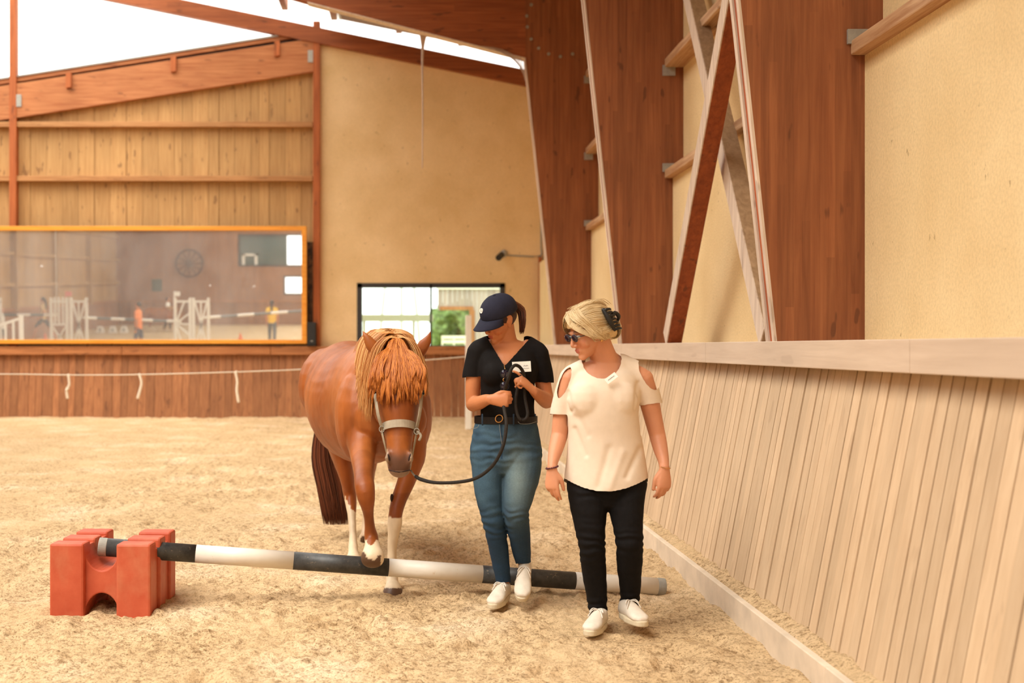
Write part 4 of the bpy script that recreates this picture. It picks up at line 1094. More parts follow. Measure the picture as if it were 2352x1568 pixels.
# jeans
dn = attr_mat('blue denim', 0.8, 0.15, 130, (1, 1, 1), 0.12, 0.2, bs=400); M['denim'] = dn
jp = [tube([A(1162, 968, .02), A(1162, 1000, .02), A(1162, 1035, .02), A(1162, 1062, .02)], [(.163, .108), (.178, .122), (.192, .130), (.188, .125)], n=32),
      tube([A(1125, 1040, .02), A(1122, 1085, 0), A(1123, 1130, -.03), A(1130, 1180, -.05), A(1137, 1215, -.03), A(1146, 1265, .03), A(1154, 1320, .08), A(1156, 1338, .09)], [(.108, .12), (.088, .10), (.074, .082), (.062, .066), (.056, .062), (.051, .058), (.042, .046), (.041, .045)], n=22),
      tube([A(1197, 1040, .02), A(1198, 1085, -.03), A(1192, 1130, -.08), A(1186, 1170, -.11), A(1190, 1205, -.07), A(1196, 1250, .02), A(1201, 1285, .08), A(1203, 1296, .09)], [(.112, .12), (.100, .105), (.082, .088), (.068, .072), (.060, .064), (.053, .06), (.043, .048), (.041, .046)], n=22)]
DN = [lin(40, 60, 78)[:3], lin(68, 92, 106)[:3], lin(118, 132, 128)[:3], lin(40, 62, 88)[:3]]
def dencol(c):
    px, py = proj(c); n1 = nz(c, 16)
    tt = max(0, min(1, (py-1165)/70)); b = mixc(mixc(DN[0], DN[1], .55+n1*.5), mixc(DN[0], DN[3], .5), tt)
    # worn pale thigh on the leg in front
    d = ((px-1190)/26)**2+((py-1100)/70)**2
    if c.y < YA: b = mixc(b, DN[2], .8*math.exp(-d))
    d = ((px-1118)/26)**2+((py-1090)/60)**2
    if c.y < YA: b = mixc(b, DN[1], .6*math.exp(-d))
    if abs(px-1152) < 2 and py < 1055 and c.y < YA: b = DN[0]
    return b
def wrinkle(a, kneel):
    def f(c, n):
        px, py = proj(c); v = 0.0025*noise.noise(V((c.x*10, c.y*10, c.z*26)))
        for (kx_, ky_, rx, ry) in kneel:
            w_ = math.exp(-((px-kx_)/rx)**2-((py-ky_)/ry)**2); v += a*w_*math.sin(c.z*150+4*noise.noise(c*14))
        return v
    return f
blob(jp, 'jeans', dn, wa, 0.0052, 3, disp=wrinkle(.0035, [(1135, 1205, 40, 34), (1190, 1185, 40, 14), (1135, 1030, 60, 40), (1200, 1040, 50, 20)]), color=dencol, cut=lambda c, n: (proj(c)[1] < 962) or (proj(c)[1] > 1337 and proj(c)[0] < 1178) or (proj(c)[1] > 1294 and proj(c)[0] > 1178))
# belt
M['belt'] = plain('dark brown leather belt', lin(22, 16, 13), 0.5, 0.3)
M['gold'] = plain('gold metal', lin(214, 160, 96), 0.3, 0.5, 0.9)
belt = MB(); bc = A(1162, 963, .02); belt.add(ring(bc, (1, 0, 0), (0, 1, 0), .163, .110, .036, .004, n=56)); bo = belt.build('belt', M['belt'], wa)
mb = MB(); mb.add(ring(A(1146, 961, -.098), (1, 0, .1), (0, 0, 1), .017, .017, .006, .004, n=24)); mb.build('buckle', M['gold'], bo)
for px in (1108, 1180, 1229):
    mb = MB(); mb.add(tube([A(px, 951, -.095 if px < 1220 else -.02), A(px, 976, -.098 if px < 1220 else -.022)], [(.0045, .003)]*2, n=6)); mb.build('belt_loop', plain('denim loop', lin(40, 56, 72), .8), wa, smooth=True)
mb = MB()
stm = plain('pale stitching', lin(140, 140, 130), .8)
mb = MB(); mb.add(tube([A(1190, 968, -.098), A(1196, 973, -.104), A(1215, 973, -.088), A(1232, 968, -.055)], [.0012]*4, n=5, sub=4)); mb.build('seam_stitching', stm, wa, smooth=True)
mb = MB(); mb.add(tube([A(1147, 975, -.112), A(1150, 1000, -.118), A(1154, 1028, -.122)], [.0012]*3, n=5)); mb.build('seam_stitching', stm, wa, smooth=True)
mb = MB(); mb.add(tube([A(1100, 975, -.085), A(1096, 982, -.085), A(1082, 984, -.04)], [.0012]*3, n=5)); mb.build('seam_stitching', stm, wa, smooth=True)
sneaker(wa, A(1164, 1355, .13)+V((0, 0, -.035)), (-.36, -.92, -.06), (0, -.02, 1), .262)
sneaker(wa, V((A(1207, 1336, .13).x, 6.56, .185)), (-.16, -.86, -.50), (0, -.5, 1), .262)
# cap
M['navy'] = plain('navy cotton', lin(36, 36, 50), 0.85, 0.2, var=0.1, scale=60)
cap = thing('cap', 'x', 'x', hA.c); del cap['label']; del cap['category']; cap.parent = wa; cap.location = hA.c-wa.location
def crown(x, z): pass
mb = MB(); vs = []; fs = []; nn = 48; mm = 14
def cp(u, v):  # u around 0..1 (0 = front), v 0 rim .. 1 top
    a = 2*math.pi*u; el = math.radians(-6+96*v); r = math.cos(el); k = 1+0.012*abs(math.cos(a*3))*r
    return hA.w(math.sin(a)*.085*r*k, -.014+math.cos(a)*.108*r*k, .038+.092*math.sin(el)+(0.006 if math.cos(a) > 0 else 0)*r)
for j in range(mm+1):
    for i in range(nn): vs.append(cp(i/nn, j/mm*0.985))
for j in range(mm):
    for i in range(nn): fs.append((j*nn+i, j*nn+(i+1) % nn, (j+1)*nn+(i+1) % nn, (j+1)*nn+i))
fs.append(tuple(mm*nn+i for i in range(nn)))
mb.add((vs, fs)); co = mb.build('crown', M['navy'], cap, smooth=True); sm = co.modifiers.new('t', 'SOLIDIFY'); sm.thickness = .003; sm.offset = 1
mb = MB()
for k in range(6): mb.add(tube([cp(k/6+1/12, v/8)+hA.u*.0005 for v in range(0, 9)], [.0018]*9, n=5, sub=2))
mb.build('seams', plain('navy seam', lin(30, 30, 42), .8), cap, smooth=True)
mb = MB(); mb.add(ell(cp(0, 1)+hA.u*.003, (.008, .008, .005), hA.ax)); mb.build('button', M['navy'], cap, smooth=True)
vs = []; fs = []; nu, nv = 25, 8
for j in range(nv):
    for i in range(nu):
        a = math.radians(-62+124*i/(nu-1)); t = j/(nv-1)
        sx = math.sin(a); e = t*.078*max(0, math.cos(a*1.44))**.5
        x = sx*.086*(1-.0*t); y = -.014+math.cos(a)*.109+e
        z = .036-.010*t-.034*(sx**2)*(0.1+t*.9)-.13*e
        vs.append(hA.w(x, y, z))
for j in range(nv-1):
    for i in range(nu-1): fs.append((j*nu+i, j*nu+i+1, (j+1)*nu+i+1, (j+1)*nu+i))
mb = MB(); mb.add((vs, fs)); br = mb.build('brim', M['navy'], cap, smooth=True); sm = br.modifiers.new('t', 'SOLIDIFY'); sm.thickness = .004; sm.offset = 1
# badge
bn = (cp(0.045, .36)-hA.w(0, -.014, .04)).normalized(); bc = cp(0.045, .36)+bn*.004
s1 = bn.orthogonal().normalized(); s2 = bn.cross(s1)
mb = MB(); mb.add(cyl(bc-bn*.003, bc+bn*.0015, .0135, 24)); bd = mb.build('badge', M['white_paint'], cap)
mb = MB(); mb.add(tube([bc+bn*.002+s1*(.008*math.cos(t*.9)*(1-t*.08))+s2*(.008*math.sin(t*.9)*(1-t*.08)) for t in range(8)], [.0010]*8, n=5, sub=3)); mb.build('badge_swirl', M['rubber'], bd, smooth=True)
mb = MB(); q = [cp(.33+.006*i, .10+.012*(i % 2))+(cp(.33+.006*i, .1)-hA.c).normalized()*.003 for i in range(10)]; mb.add(tube(q, [.0018]*10, n=5, sub=2)); mb.build('embroidery', plain('rust thread', lin(150, 62, 44), .8), cap, smooth=True)
# hair of the cap woman
M['brownhair'] = hair_mat('dark brown hair', lin(42, 22, 14), lin(112, 62, 38))
hb = [hA.E(0, -.03, .0, .074, .082, .06), hA.E(.05, -.02, -.005, .028, .05, .035), hA.E(-.05, -.02, -.005, .028, .05, .035), hA.E(0, -.085, .02, .035, .035, .03), hA.E(.062, .008, .018, .015, .034, .026), hA.E(-.062, .008, .018, .015, .034, .026)]
blob(hb, 'hair', plain('brown hair base', lin(58, 32, 20), .5, var=.3, scale=40), wa, 0.005, 3, cut=lambda c, n: (hA.l(c)[1] > .030+(hA.l(c)[2]+.02)*.3 and hA.l(c)[2] < .04) or (hA.l(c)[1] > -.012 and hA.l(c)[2] < -.004))
pth = []
tb = hA.w(0, -.110, .045)
for i in range(420):
    j1 = V((R.uniform(-.014, .014), R.uniform(-.014, .014), R.uniform(-.012, .012)))
    pth.append([hA.w(0, -.09, .045)+j1, tb+j1, A(1196, 712, .06)+j1*1.3, A(1200, 738, .05)+j1*1.2, A(1198+R.uniform(-3, 3), 750+R.uniform(0, 16), .05)+j1*.5])
strands(pth, .0018, 'ponytail', M['brownhair'], wa, n=4)
# sunglasses hanging from the neckline
M['lens'] = plain('dark glossy lens', lin(30, 24, 40), 0.06, 0.8)
sg = thing('sunglasses', 'dark sunglasses hooked on the black V-neck top', 'glasses', A(1158, 865, -.16))
for py in (858, 886):
    c = A(1159, py, -.150); mb = MB(); mb.add(ell(c, (.021, .006, .022), n=20)); mb.build('lens', M['lens'], sg, smooth=True)
    mb = MB(); mb.add(ring(c+V((0, -.001, 0)), (1, 0, 0), (0, 0, 1), .021, .022, .005, .0025, n=28)); mb.build('rim', M['black'], sg)
mb = MB(); mb.add(tube([A(1159, 867, -.150), A(1155, 872, -.152), A(1159, 877, -.150)], [.002]*3, n=6)); mb.build('bridge', M['gold'], sg, smooth=True)
mb = MB(); mb.add(tube([A(1158, 838, -.118), A(1160, 848, -.146), A(1162, 856, -.152)], [.0022]*3, n=6)); mb.build('temple', M['gold'], sg, smooth=True); mb = MB(); mb.add(tube([A(1150, 896, -.148), A(1148, 902, -.13)], [.002]*2, n=6)); mb.build('temple', M['gold'], sg, smooth=True)
# name badge
def badge(par, c, u, v, hw_, hh, label_lines, name='name_badge'):
    u = V(u).normalized(); v = V(v); v = (v-u*v.dot(u)).normalized(); n = u.cross(v)
    if n.y > 0: n = -n
    c = V(c); mb = MB(); mb.prism([c-u*hw_-v*hh, c+u*hw_-v*hh, c+u*hw_+v*hh, c-u*hw_+v*hh], n*.002); b = mb.build(name, M['white_paint'], par)
    mb = MB()
    for (x0, x1, yy, r) in label_lines:
        k = max(3, int((x1-x0)*10)); q = [c+n*.0028+u*hw_*(x0+(x1-x0)*i/k)+v*(hh*yy+(.0022 if i % 2 else -.0018)) for i in range(k+1)]; mb.add(tube(q, [r]*len(q), n=4, sub=2))
    mb.build('handwriting', plain('ink', lin(96, 96, 110), .8), b)
badge(wa, A(1198, 842, -.148), (1, .02, .05), (-.05, .1, 1), .048, .027, [(.2, .7, .15, .0008), (.0, .8, -.35, .0006)])

# ------------------------------------------------------------ woman in white
YB = 5.93
B = lambda px, py, d=0: P(px, py, YB+d)
wb = thing('person', 'blonde woman in a cream cold-shoulder top and black trousers, walking beside the kickboard', 'person', (B(1400, 1440).x, YB, 0))
hB = Head(B(1353, 764, -.01), (-.86, -.36, -.36), (-.20, -.1, 1), 1.03)
skinB = lin(208, 144, 108)[:3]; lipB = lin(186, 92, 84)[:3]
sk = hB.parts()
sk.append(tube([hB.w(0, -.03, -.035), B(1383, 812, .03), B(1388, 832, .04), B(1390, 856, .04)], [(.060, .062), (.064, .064), (.078, .066), (.12, .078)], n=20))
sk.append(tube([B(1388, 846, .03), B(1388, 868, .03), B(1388, 910, .02), B(1388, 960, .02), B(1390, 1010, .02), B(1392, 1060, .02), B(1393, 1105, .02)], [(.13, .065), (.155, .09), (.150, .105), (.140, .105), (.15, .11), (.155, .11), (.14, .10)], n=28))
sk.append(tube([B(1392, 818, .045), B(1416, 834, .04), B(1450, 852, .035)], [.045, .042, .040], n=14)); sk.append(tube([B(1345, 852, .03), B(1310, 868, .03)], [.048, .048], n=14)); sk.append(tube([B(1432, 848, .03), B(1473, 868, .03)], [.05, .052], n=14))
sk.append(tube([B(1309, 866, .03), B(1298, 915, .04), B(1291, 955, .05), B(1285, 1000, .05)], [(.047, .050), (.046, .048), (.045, .046), (.040, .042)], n=16))
sk.append(tube([B(1285, 1000, .05), B(1277, 1030, .0), B(1270, 1060, -.06), B(1268, 1078, -.09)], [(.041, .042), (.036, .038), (.026, .030), (.022, .026)], n=16))
sk.append(tube([B(1476, 866, .03), B(1490, 915, .05), B(1498, 950, .06), B(1510, 1000, .06)], [(.050, .052), (.050, .052), (.046, .048), (.040, .043)], n=16))
sk.append(tube([B(1510, 1000, .06), B(1517, 1030, .02), B(1524, 1058, -.03), B(1526, 1076, -.06)], [(.041, .042), (.036, .038), (.027, .030), (.023, .026)], n=16))
sk += hand(B(1268, 1080, -.09), (-.02, -.12, -1), (.55, .8, 0), (.8, -.5, 0), [(18, 16, 12), (26, 20, 14), (34, 24, 16), (42, 28, 18)], 0.98, thumb=(.75, .55, .3), t2=(.95, .05, .35))
sk += hand(B(1526, 1078, -.06), (-.02, -.10, -1), (-.35, .9, 0), (-.95, -.3, 0), [(22, 25, 18), (26, 28, 20), (30, 32, 20), (36, 34, 22)], 1.0, thumb=(.75, .5, .2), t2=(.95, .05, .25))
sk.append(tube([B(1350, 1110, .02), B(1350, 1190, -.02), B(1360, 1255, -.02), B(1372, 1340, .06), B(1378, 1405, .10), B(1378, 1425, .10)], [.07, .06, .045, .042, .03, .034], n=16))
sk.append(tube([B(1438, 1110, .02), B(1440, 1190, -.04), B(1446, 1250, -.04), B(1447, 1330, .05), B(1447, 1385, .10), B(1445, 1405, .10)], [.07, .06, .045, .042, .03, .034], n=16))
bodyB = blob(sk, 'body', M['skin'], wb, 0.0042, 4, color=skincol(hB, skinB, lipB))
eyes(hB, wb)
M['cream'] = plain('cream jersey', lin(228, 210, 188), 0.8, 0.15, var=0.03)
tp = [tube([B(1388, 842, .03), B(1388, 862, .03), B(1386, 905, .01), B(1385, 950, .0), B(1388, 1000, .01), B(1391, 1050, .015), B(1392, 1095, .02), B(1392, 1140, .02)], [(.145, .075), (.168, .104), (.178, .128), (.172, .128), (.176, .130), (.190, .138), (.205, .156), (.212, .162)], n=36),
      ell(B(1350, 920, -.052), (.100, .076, .105)), ell(B(1420, 920, -.052), (.100, .076, .105)),
      tube([B(1345, 848, .03), B(1312, 864, .03)], [.058, .057], n=16), tube([B(1422, 838, .04), B(1474, 863, .03)], [.060, .062], n=16),
      tube([B(1312, 864, .03), B(1300, 905, .04), B(1292, 944, .05), B(1291, 956, .05)], [.057, .058, .062, .062], n=18), tube([B(1475, 863, .03), B(1488, 905, .05), B(1494, 930, .06), B(1496, 942, .06)], [.061, .060, .060, .060], n=18)]
def cutB(c, n):
    px, py = proj(c)
    if c.y < YB+.04 and py < 872:   # round neck
        t = ((px-1382)/45)**2+((py-826)/43)**2
        if t < 1: return True
    if c.y >= YB+.04 and 1345 < px < 1432 and py < 836: return True
    # cold shoulders
    a = (px-1487)*.86+(py-856)*.5; 
    dx_, dy_ = px-1490, py-858; ang_ = math.radians(64); u = dx_*math.cos(ang_)+dy_*math.sin(ang_); v = -dx_*math.sin(ang_)+dy_*math.cos(ang_)
    if (u/41)**2+(v/17)**2 < 1 and px > 1455: return True
    dx_, dy_ = px-1296, py-878; ang_ = math.radians(110); u = dx_*math.cos(ang_)+dy_*math.sin(ang_); v = -dx_*math.sin(ang_)+dy_*math.cos(ang_)
    if (u/38)**2+(v/11)**2 < 1: return True
    if px < 1312 and 951 < py < 1010 and px < 1304: return True
    if px > 1468 and 927-(px-1500)*.12 < py < 1000 and c.x > B(1468, 930).x: return True
    hem = 1128-((px-1392)/95)**2*30+(8 if c.y > YB+.03 else 0)
    return py > hem
def fB(c, n):
    px, py = proj(c); v = .004*noise.noise(V((c.x*9, c.y*9, c.z*5)))
    if c.y < YB:
        for (x0, y0, x1, y1, a, w_) in ((1320, 985, 1345, 1045, -.006, 6), (1318, 940, 1350, 1000, -.005, 7), (1375, 1115, 1400, 1030, -.006, 9), (1440, 1095, 1470, 1030, -.007, 7), (1430, 1040, 1400, 1120, .005, 9), (1465, 880, 1458, 940, -.006, 5), (1305, 900, 1312, 945, -.006, 5)):
            d = V((x1-x0, y1-y0)); t = max(0, min(1, ((px-x0)*d.x+(py-y0)*d.y)/d.length_squared)); q = math.hypot(px-x0-d.x*t, py-y0-d.y*t)
            v += a*math.exp(-(q/w_)**2)
    return v
blob(tp, 'top', M['cream'], wb, 0.0055, 24, disp=fB, cut=cutB)
bl2 = plain('black stretch denim', lin(22, 20, 20), 0.8, 0.12, var=.18, scale=50); M['blackdenim'] = bl2
jp = [tube([B(1393, 1070, .02), B(1393, 1100, .02), B(1394, 1135, .02)], [(.175, .115), (.190, .125), (.182, .12)], n=32),
      tube([B(1350, 1110, .02), B(1352, 1160, -.01), B(1356, 1215, -.03), B(1360, 1255, -.03), B(1363, 1300, .02), B(1370, 1360, .08), B(1373, 1400, .10), B(1376, 1420, .10)], [(.104, .118), (.092, .10), (.074, .08), (.064, .068), (.061, .066), (.052, .058), (.046, .05), (.045, .048)], n=22),
      tube([B(1440, 1110, .02), B(1438, 1160, -.03), B(1443, 1215, -.06), B(1446, 1250, -.06), B(1446, 1295, .0), B(1447, 1345, .07), B(1446, 1385, .10), B(1446, 1395, .10)], [(.098, .115), (.086, .098), (.071, .078), (.065, .07), (.062, .067), (.052, .058), (.046, .05), (.046, .05)], n=22)]
blob(jp, 'trousers', bl2, wb, 0.0055, 3, disp=wrinkle(.004, [(1360, 1250, 44, 40), (1446, 1245, 44, 24), (1372, 1395, 40, 20), (1446, 1375, 40, 16), (1360, 1130, 50, 20)]), cut=lambda c, n: (proj(c)[1] < 1096) or (proj(c)[1] > 1420 and proj(c)[0] < 1410) or (proj(c)[1] > 1392 and proj(c)[0] > 1410))
sneaker(wb, V((B(1390, 1400).x, 5.99, .012)), (-.42, -.90, 0), (0, 0, 1), .25)
sneaker(wb, V((B(1437, 1400).x, 6.02, .048)), (.24, -.96, .02), (0, 0, 1), .25)
# hair: base volume, strands swept back to the clip, low bun
M['blonde'] = hair_mat('blonde hair', lin(176, 142, 92), lin(236, 214, 172), 0.4)
hbase = [hB.E(0, -.022, .050, .090, .104, .088, 24), hB.E(0, .040, .060, .074, .056, .058),
         hB.E(-.060, .0, .000, .030, .050, .050), hB.E(.060, .0, .000, .030, .050, .050), hB.E(0, -.075, -.012, .068, .050, .060), hB.E(0, -.118, .020, .046, .036, .048), hB.E(0, -.100, -.035, .055, .038, .040)]
def inface(c, n):
    x, y, z = hB.l(c)
    return (z < .056 and y > .045 and abs(x) < .075) or (z < -.012 and y > -.012) or (z < -.035 and y > -.035)
hbo = blob(hbase, 'hair', plain('blonde hair base', lin(216, 184, 134), .5, var=.15, scale=50), wb, .0055, 6, cut=inface)
_h = bvh_of(hbo)
pth = []
def hd_(pts, lift): pth.append(drape([hB.w(*p) for p in pts], _h, lift, .09, 0))
for i in range(1300):
    a = R.uniform(-1.5, 1.5); lf = R.uniform(.001, .009)
    hd_([(math.sin(a)*.070, .085*math.cos(a)+.012, .100-abs(a)*.062), (math.sin(a)*.098, .010, .125-abs(a)*.088), (math.sin(a)*.088, -.075, .090-abs(a)*.068), (math.sin(a)*.03, -.120, .045+R.uniform(-.03, .02))], lf)
for i in range(900):   # swept fringe, both sides of a parting
    e = -1 if i % 2 else 1; t = R.random(); lf = R.uniform(.003, .012)
    p0 = (.012+R.uniform(-.008, .008), .075-t*.07, .128-t*.0+R.uniform(-.004, .004))
    hd_([p0, (e*(.045+t*.012), .088-t*.055, .095), (e*.080, .060-t*.05, .045), (e*.084, .030-t*.055+R.uniform(-.008, .008), -.002-R.uniform(0, .030)), (e*.076, -.01-t*.05, -.028-R.uniform(0, .022))], lf)
for i in range(800):
    e = -1 if i % 2 else 1; lf = R.uniform(.002, .010); q = R.random()
    hd_([(e*.004, .100-q*.02, .112+q*.014), (e*(.030+q*.01), .106-q*.015, .072+q*.02), (e*.066, .084-q*.01, .032+q*.02), (e*.083, .045-q*.02, -.004+q*.015), (e*.084, .0-q*.01, -.026-q*.012)], lf)
for i in range(420):   # loose roll at the nape
    a = R.uniform(0, 2*math.pi); c0 = (R.uniform(-.048, .048), -.105, -.016)
    pth.append([hB.w(c0[0], c0[1]+.045*math.cos(a+t), c0[2]+.052*math.sin(a+t)) for t in (0, .5, 1.0, 1.5, 2.0, 2.4)])
for i in range(45):
    p0 = (R.uniform(-.05, .05), R.uniform(-.03, .06), .137); up_ = R.uniform(.0, .006); pth.append(catmull([list(hB.w(*p0)), list(hB.w(p0[0]*1.2, p0[1]-.03, p0[2]+up_)), list(hB.w(p0[0]*1.3, p0[1]-.07, .128+up_*.7)), list(hB.w(p0[0]*.9, p0[1]-.11, .09))], 4))
strands(pth, .0013, 'hair_strands', M['blonde'], wb, n=4, sub=1)
mb = MB()
cdir = (B(1410, 755)-B(1388, 712)).normalized()
for k in range(7):
    t = k/6; c = B(1388, 712, -.085).lerp(B(1413, 756, -.065), t); mb.add(tube([c+V((-.006, .01, 0)), c+V((0, -.012, .0)), c+V((.022, -.006, .006)), c+V((.034, .02, .004))], [.006, .0075, .006, .004], n=8))
mb.add(tube([B(1386, 711, -.09), B(1400, 735, -.10), B(1412, 758, -.075)], [.010, .013, .007], n=10)); mb.add(tube([B(1402, 728, -.08), B(1412, 718, -.06), B(1421, 726, -.05), B(1419, 736, -.04)], [.010, .010, .010, .006], n=10))
mb.build('hair_clip', M['black'], wb, smooth=True)
# sunglasses worn
for e in (-1, 1):
    c = hB.w(e*.032, .100, .010); mb = MB(); mb.add(ell(c, (.027, .005, .020), hB.ax, n=20)); gl_ = mb.build('sunglass_lens', M['lens'], wb, smooth=True)
    mb = MB(); mb.add(tube([hB.w(e*.055, .098, .016), hB.w(e*.074, .06, .012), hB.w(e*.082, .0, .010)], [.0026]*3, n=6)); mb.build('sunglass_arm', plain('tortoise frame', lin(70, 54, 42), .3), wb, smooth=True)
mb = MB(); mb.add(tube([hB.w(-.010, .104, .014), hB.w(0, .108, .016), hB.w(.010, .104, .014)], [.0024]*3, n=6)); mb.build('sunglass_bridge', M['black'], wb, smooth=True)
mb = MB(); ec = hB.w(-.083, -.004, -.040) if hB.w(-.083, 0, 0).y < hB.w(.083, 0, 0).y else hB.w(.083, -.004, -.040); mb.add(ell(ec, .0075, n=12)); mb.build('earring', M['gold'], wb, smooth=True)
badge(wb, B(1404, 868, -.128), (.80, 0, .60), (-.6, .25, .8), .030, .014, [(-.6, .6, 0, .0008)])
# bracelets
wc = B(1268, 1073, -.083); mb = MB()
for i in range(18):
    a = 2*math.pi*i/18; mb.add(ell(wc+V((.0275*math.cos(a), .030*math.sin(a), .006*math.cos(a))), .0048, n=8))
mb.build('bracelet', plain('dark bead', lin(86, 34, 44), .3), wb, smooth=True)
mb = MB(); mb.add(ring(B(1527, 1073, -.056), (1, 0, -.15), (0, 1, 0), .027, .030, .003, .0015, n=28)); mb.build('bracelet', M['gold'], wb)
# ============================================================ the rest of the hall, seen in the mirror
YB0 = 2*YM                     # virtual depth -> real Y
def vx(px, Z): return (px-CX)*Z/F
def hz_(Z): return CY-MT*(1-YM/Z)
def vz(py, Z): return H-(py-hz_(Z))*Z/F
ZB = 70
YBK = YB0-ZB
XL = vx(268, ZB)
mb = MB(); mb.box(XL-.25, XL, YBK, ZF+0.6, 0, 7.4)
x = YBK
while x < ZF: mb.box(XL, XL+.03, x, x+0.29, 1.3, 7.4, R.uniform(.2, .8)); x += 0.31
for z in (2.4, 3.7, 5.0, 6.3): mb.box(XL+.03, XL+.2, YBK, ZF, z-0.07, z+0.07, .5)
for y in range(int(YBK)+6, 22, 6): mb.box(XL+.03, XL+.3, y, y+0.2, 1.3, 7.4, .3)
struct(mb.build('wall_left', M['plank_far'], None))
mb = MB(); x = XL
bwx = [(vx(548, ZB), vx(700, ZB), vz(612, ZB), vz(538, ZB)), (vx(652, ZB), vx(700, ZB), vz(677, ZB), vz(633, ZB))]
while x < 2.5:
    c = R.uniform(.3, .7); x2 = min(x+0.2, 2.5); xm_ = (x+x2)/2
    seg_ = [(0, 7.6)]
    for a, b, z0, z1 in bwx:
        if a < xm_ < b:
            ns = []
            for s0, s1 in seg_:
                if z0 > s0 and z1 < s1: ns += [(s0, z0), (z1, s1)]
                else: ns.append((s0, s1))
            seg_ = ns
    for s0, s1 in seg_: mb.box(x, x2-0.006, YBK-0.15, YBK, s0, s1, c)
    x = x2
struct(mb.build('wall_back', M['brown_back'], None))
gwin = plain('dark green window glass', lin(58, 84, 78), 0.15, 0.6)
M['glass2'] = gwin
for i, (a, b, z0, z1) in enumerate(bwx):
    wn_ = bpy.data.objects.new('window_%d' % (i+2), None); COL.objects.link(wn_); struct(wn_); wn_.location = ((a+b)/2, YBK, z0)
    mb = MB()
    for q in ((a, b, z0, z0+.1), (a, b, z1-.1, z1), (a, a+.1, z0, z1), (b-.1, b, z0, z1)): mb.box(q[0], q[1], YBK-0.1, YBK+0.03, q[2], q[3])
    mb.build('window_frame', M['darkframe'], wn_)
    if i == 0:
        xs = vx(660, ZB); mb = MB(); mb.box(a, xs, YBK-0.2, YBK-0.12, z0, z1); mb.build('glass', gwin, wn_)
for px, nm in ((350, 0), (555, 1)):
    mb = MB(); a, b = vx(px, ZB), vx(px+23, ZB); mb.box(a, b, YBK+0.0, YBK+0.03, vz(669-8*nm, ZB), vz(641-4*nm, ZB)); o = mb.build('window_%d' % (4+nm), gwin if nm == 0 else M['kick_far'], None); struct(o)
tb_ = thing('table', 'pale table frame behind the upper window of the far end wall, seen in the mirror', 'table', (vx(575, ZB), YBK+.1, vz(612, ZB)))
mb = MB(); a, b = vx(557, ZB), vx(592, ZB); z0, z1 = vz(612, ZB), vz(583, ZB)
mb.box(a, b, YBK-0.1, YBK-0.02, z1-.12, z1); mb.box(a, a+.15, YBK-0.1, YBK-0.02, z0, z1); mb.box(b-.15, b, YBK-0.1, YBK-0.02, z0, z1); mb.build('frame', M['white_paint'], tb_)
wh = thing('wheel', 'large old spoked wheel hung on the brown end wall, seen in the mirror', 'wheel', (vx(437, ZB), YBK+.05, vz(605, ZB)))
wc_ = V((vx(437, ZB), YBK+.06, vz(605, ZB))); wm = plain('dark old wood', lin(92, 58, 44), .8)
mb = MB(); mb.add(ring(wc_, (1, 0, 0), (0, 0, 1), .72, .72, .10, .10, n=40)); mb.build('rim', wm, wh)
mb = MB(); mb.add(cyl(wc_+V((0, -.05, 0)), wc_+V((0, .08, 0)), .14, 16)); mb.build('hub', wm, wh)
for k in range(12):
    a = math.pi*2*k/12; mb = MB(); d = V((math.cos(a), 0, math.sin(a))); mb.add(cyl(wc_+d*.12, wc_+d*.74, .028, 8)); mb.build('spoke', wm, wh)
kbk = thing('kickboard', 'brown kickboard along the foot of the far end wall, seen in the mirror', 'kickboard', (-9, YBK, 0))
mb = MB(); x = XL+.25
while x < 1.7: mb.hexa([(x, YBK+.2, 0), (x+.19, YBK+.2, 0), (x+.19, YBK+.17, 0), (x, YBK+.17, 0), (x, YBK+.04, 1.3), (x+.19, YBK+.04, 1.3), (x+.19, YBK+.01, 1.3), (x, YBK+.01, 1.3)], R.random()); x += .2
mb.build('plank_panel', M['kick_far'], kbk)
mb = MB(); mb.box(XL+.2, 1.8, YBK+.0, YBK+.1, 1.28, 1.42); mb.build('top_rail', M['kickrail_far'], kbk)
kbl = thing('kickboard', 'brown kickboard along the side wall, seen at the left of the mirror', 'kickboard', (XL+.2, 0, 0))
mb = MB(); x = YBK
while x < ZF: mb.hexa([(XL+.24, x, 0), (XL+.24, x+.19, 0), (XL+.21, x+.19, 0), (XL+.21, x, 0), (XL+.1, x, 1.3), (XL+.1, x+.19, 1.3), (XL+.07, x+.19, 1.3), (XL+.07, x, 1.3)], R.random()); x += .2
mb.build('plank_panel', M['kick_far'], kbl)
mb = MB(); mb.box(XL+.05, XL+.18, YBK+.1, ZF-.1, 1.28, 1.42); mb.build('top_rail', M['kickrail_far'], kbl)
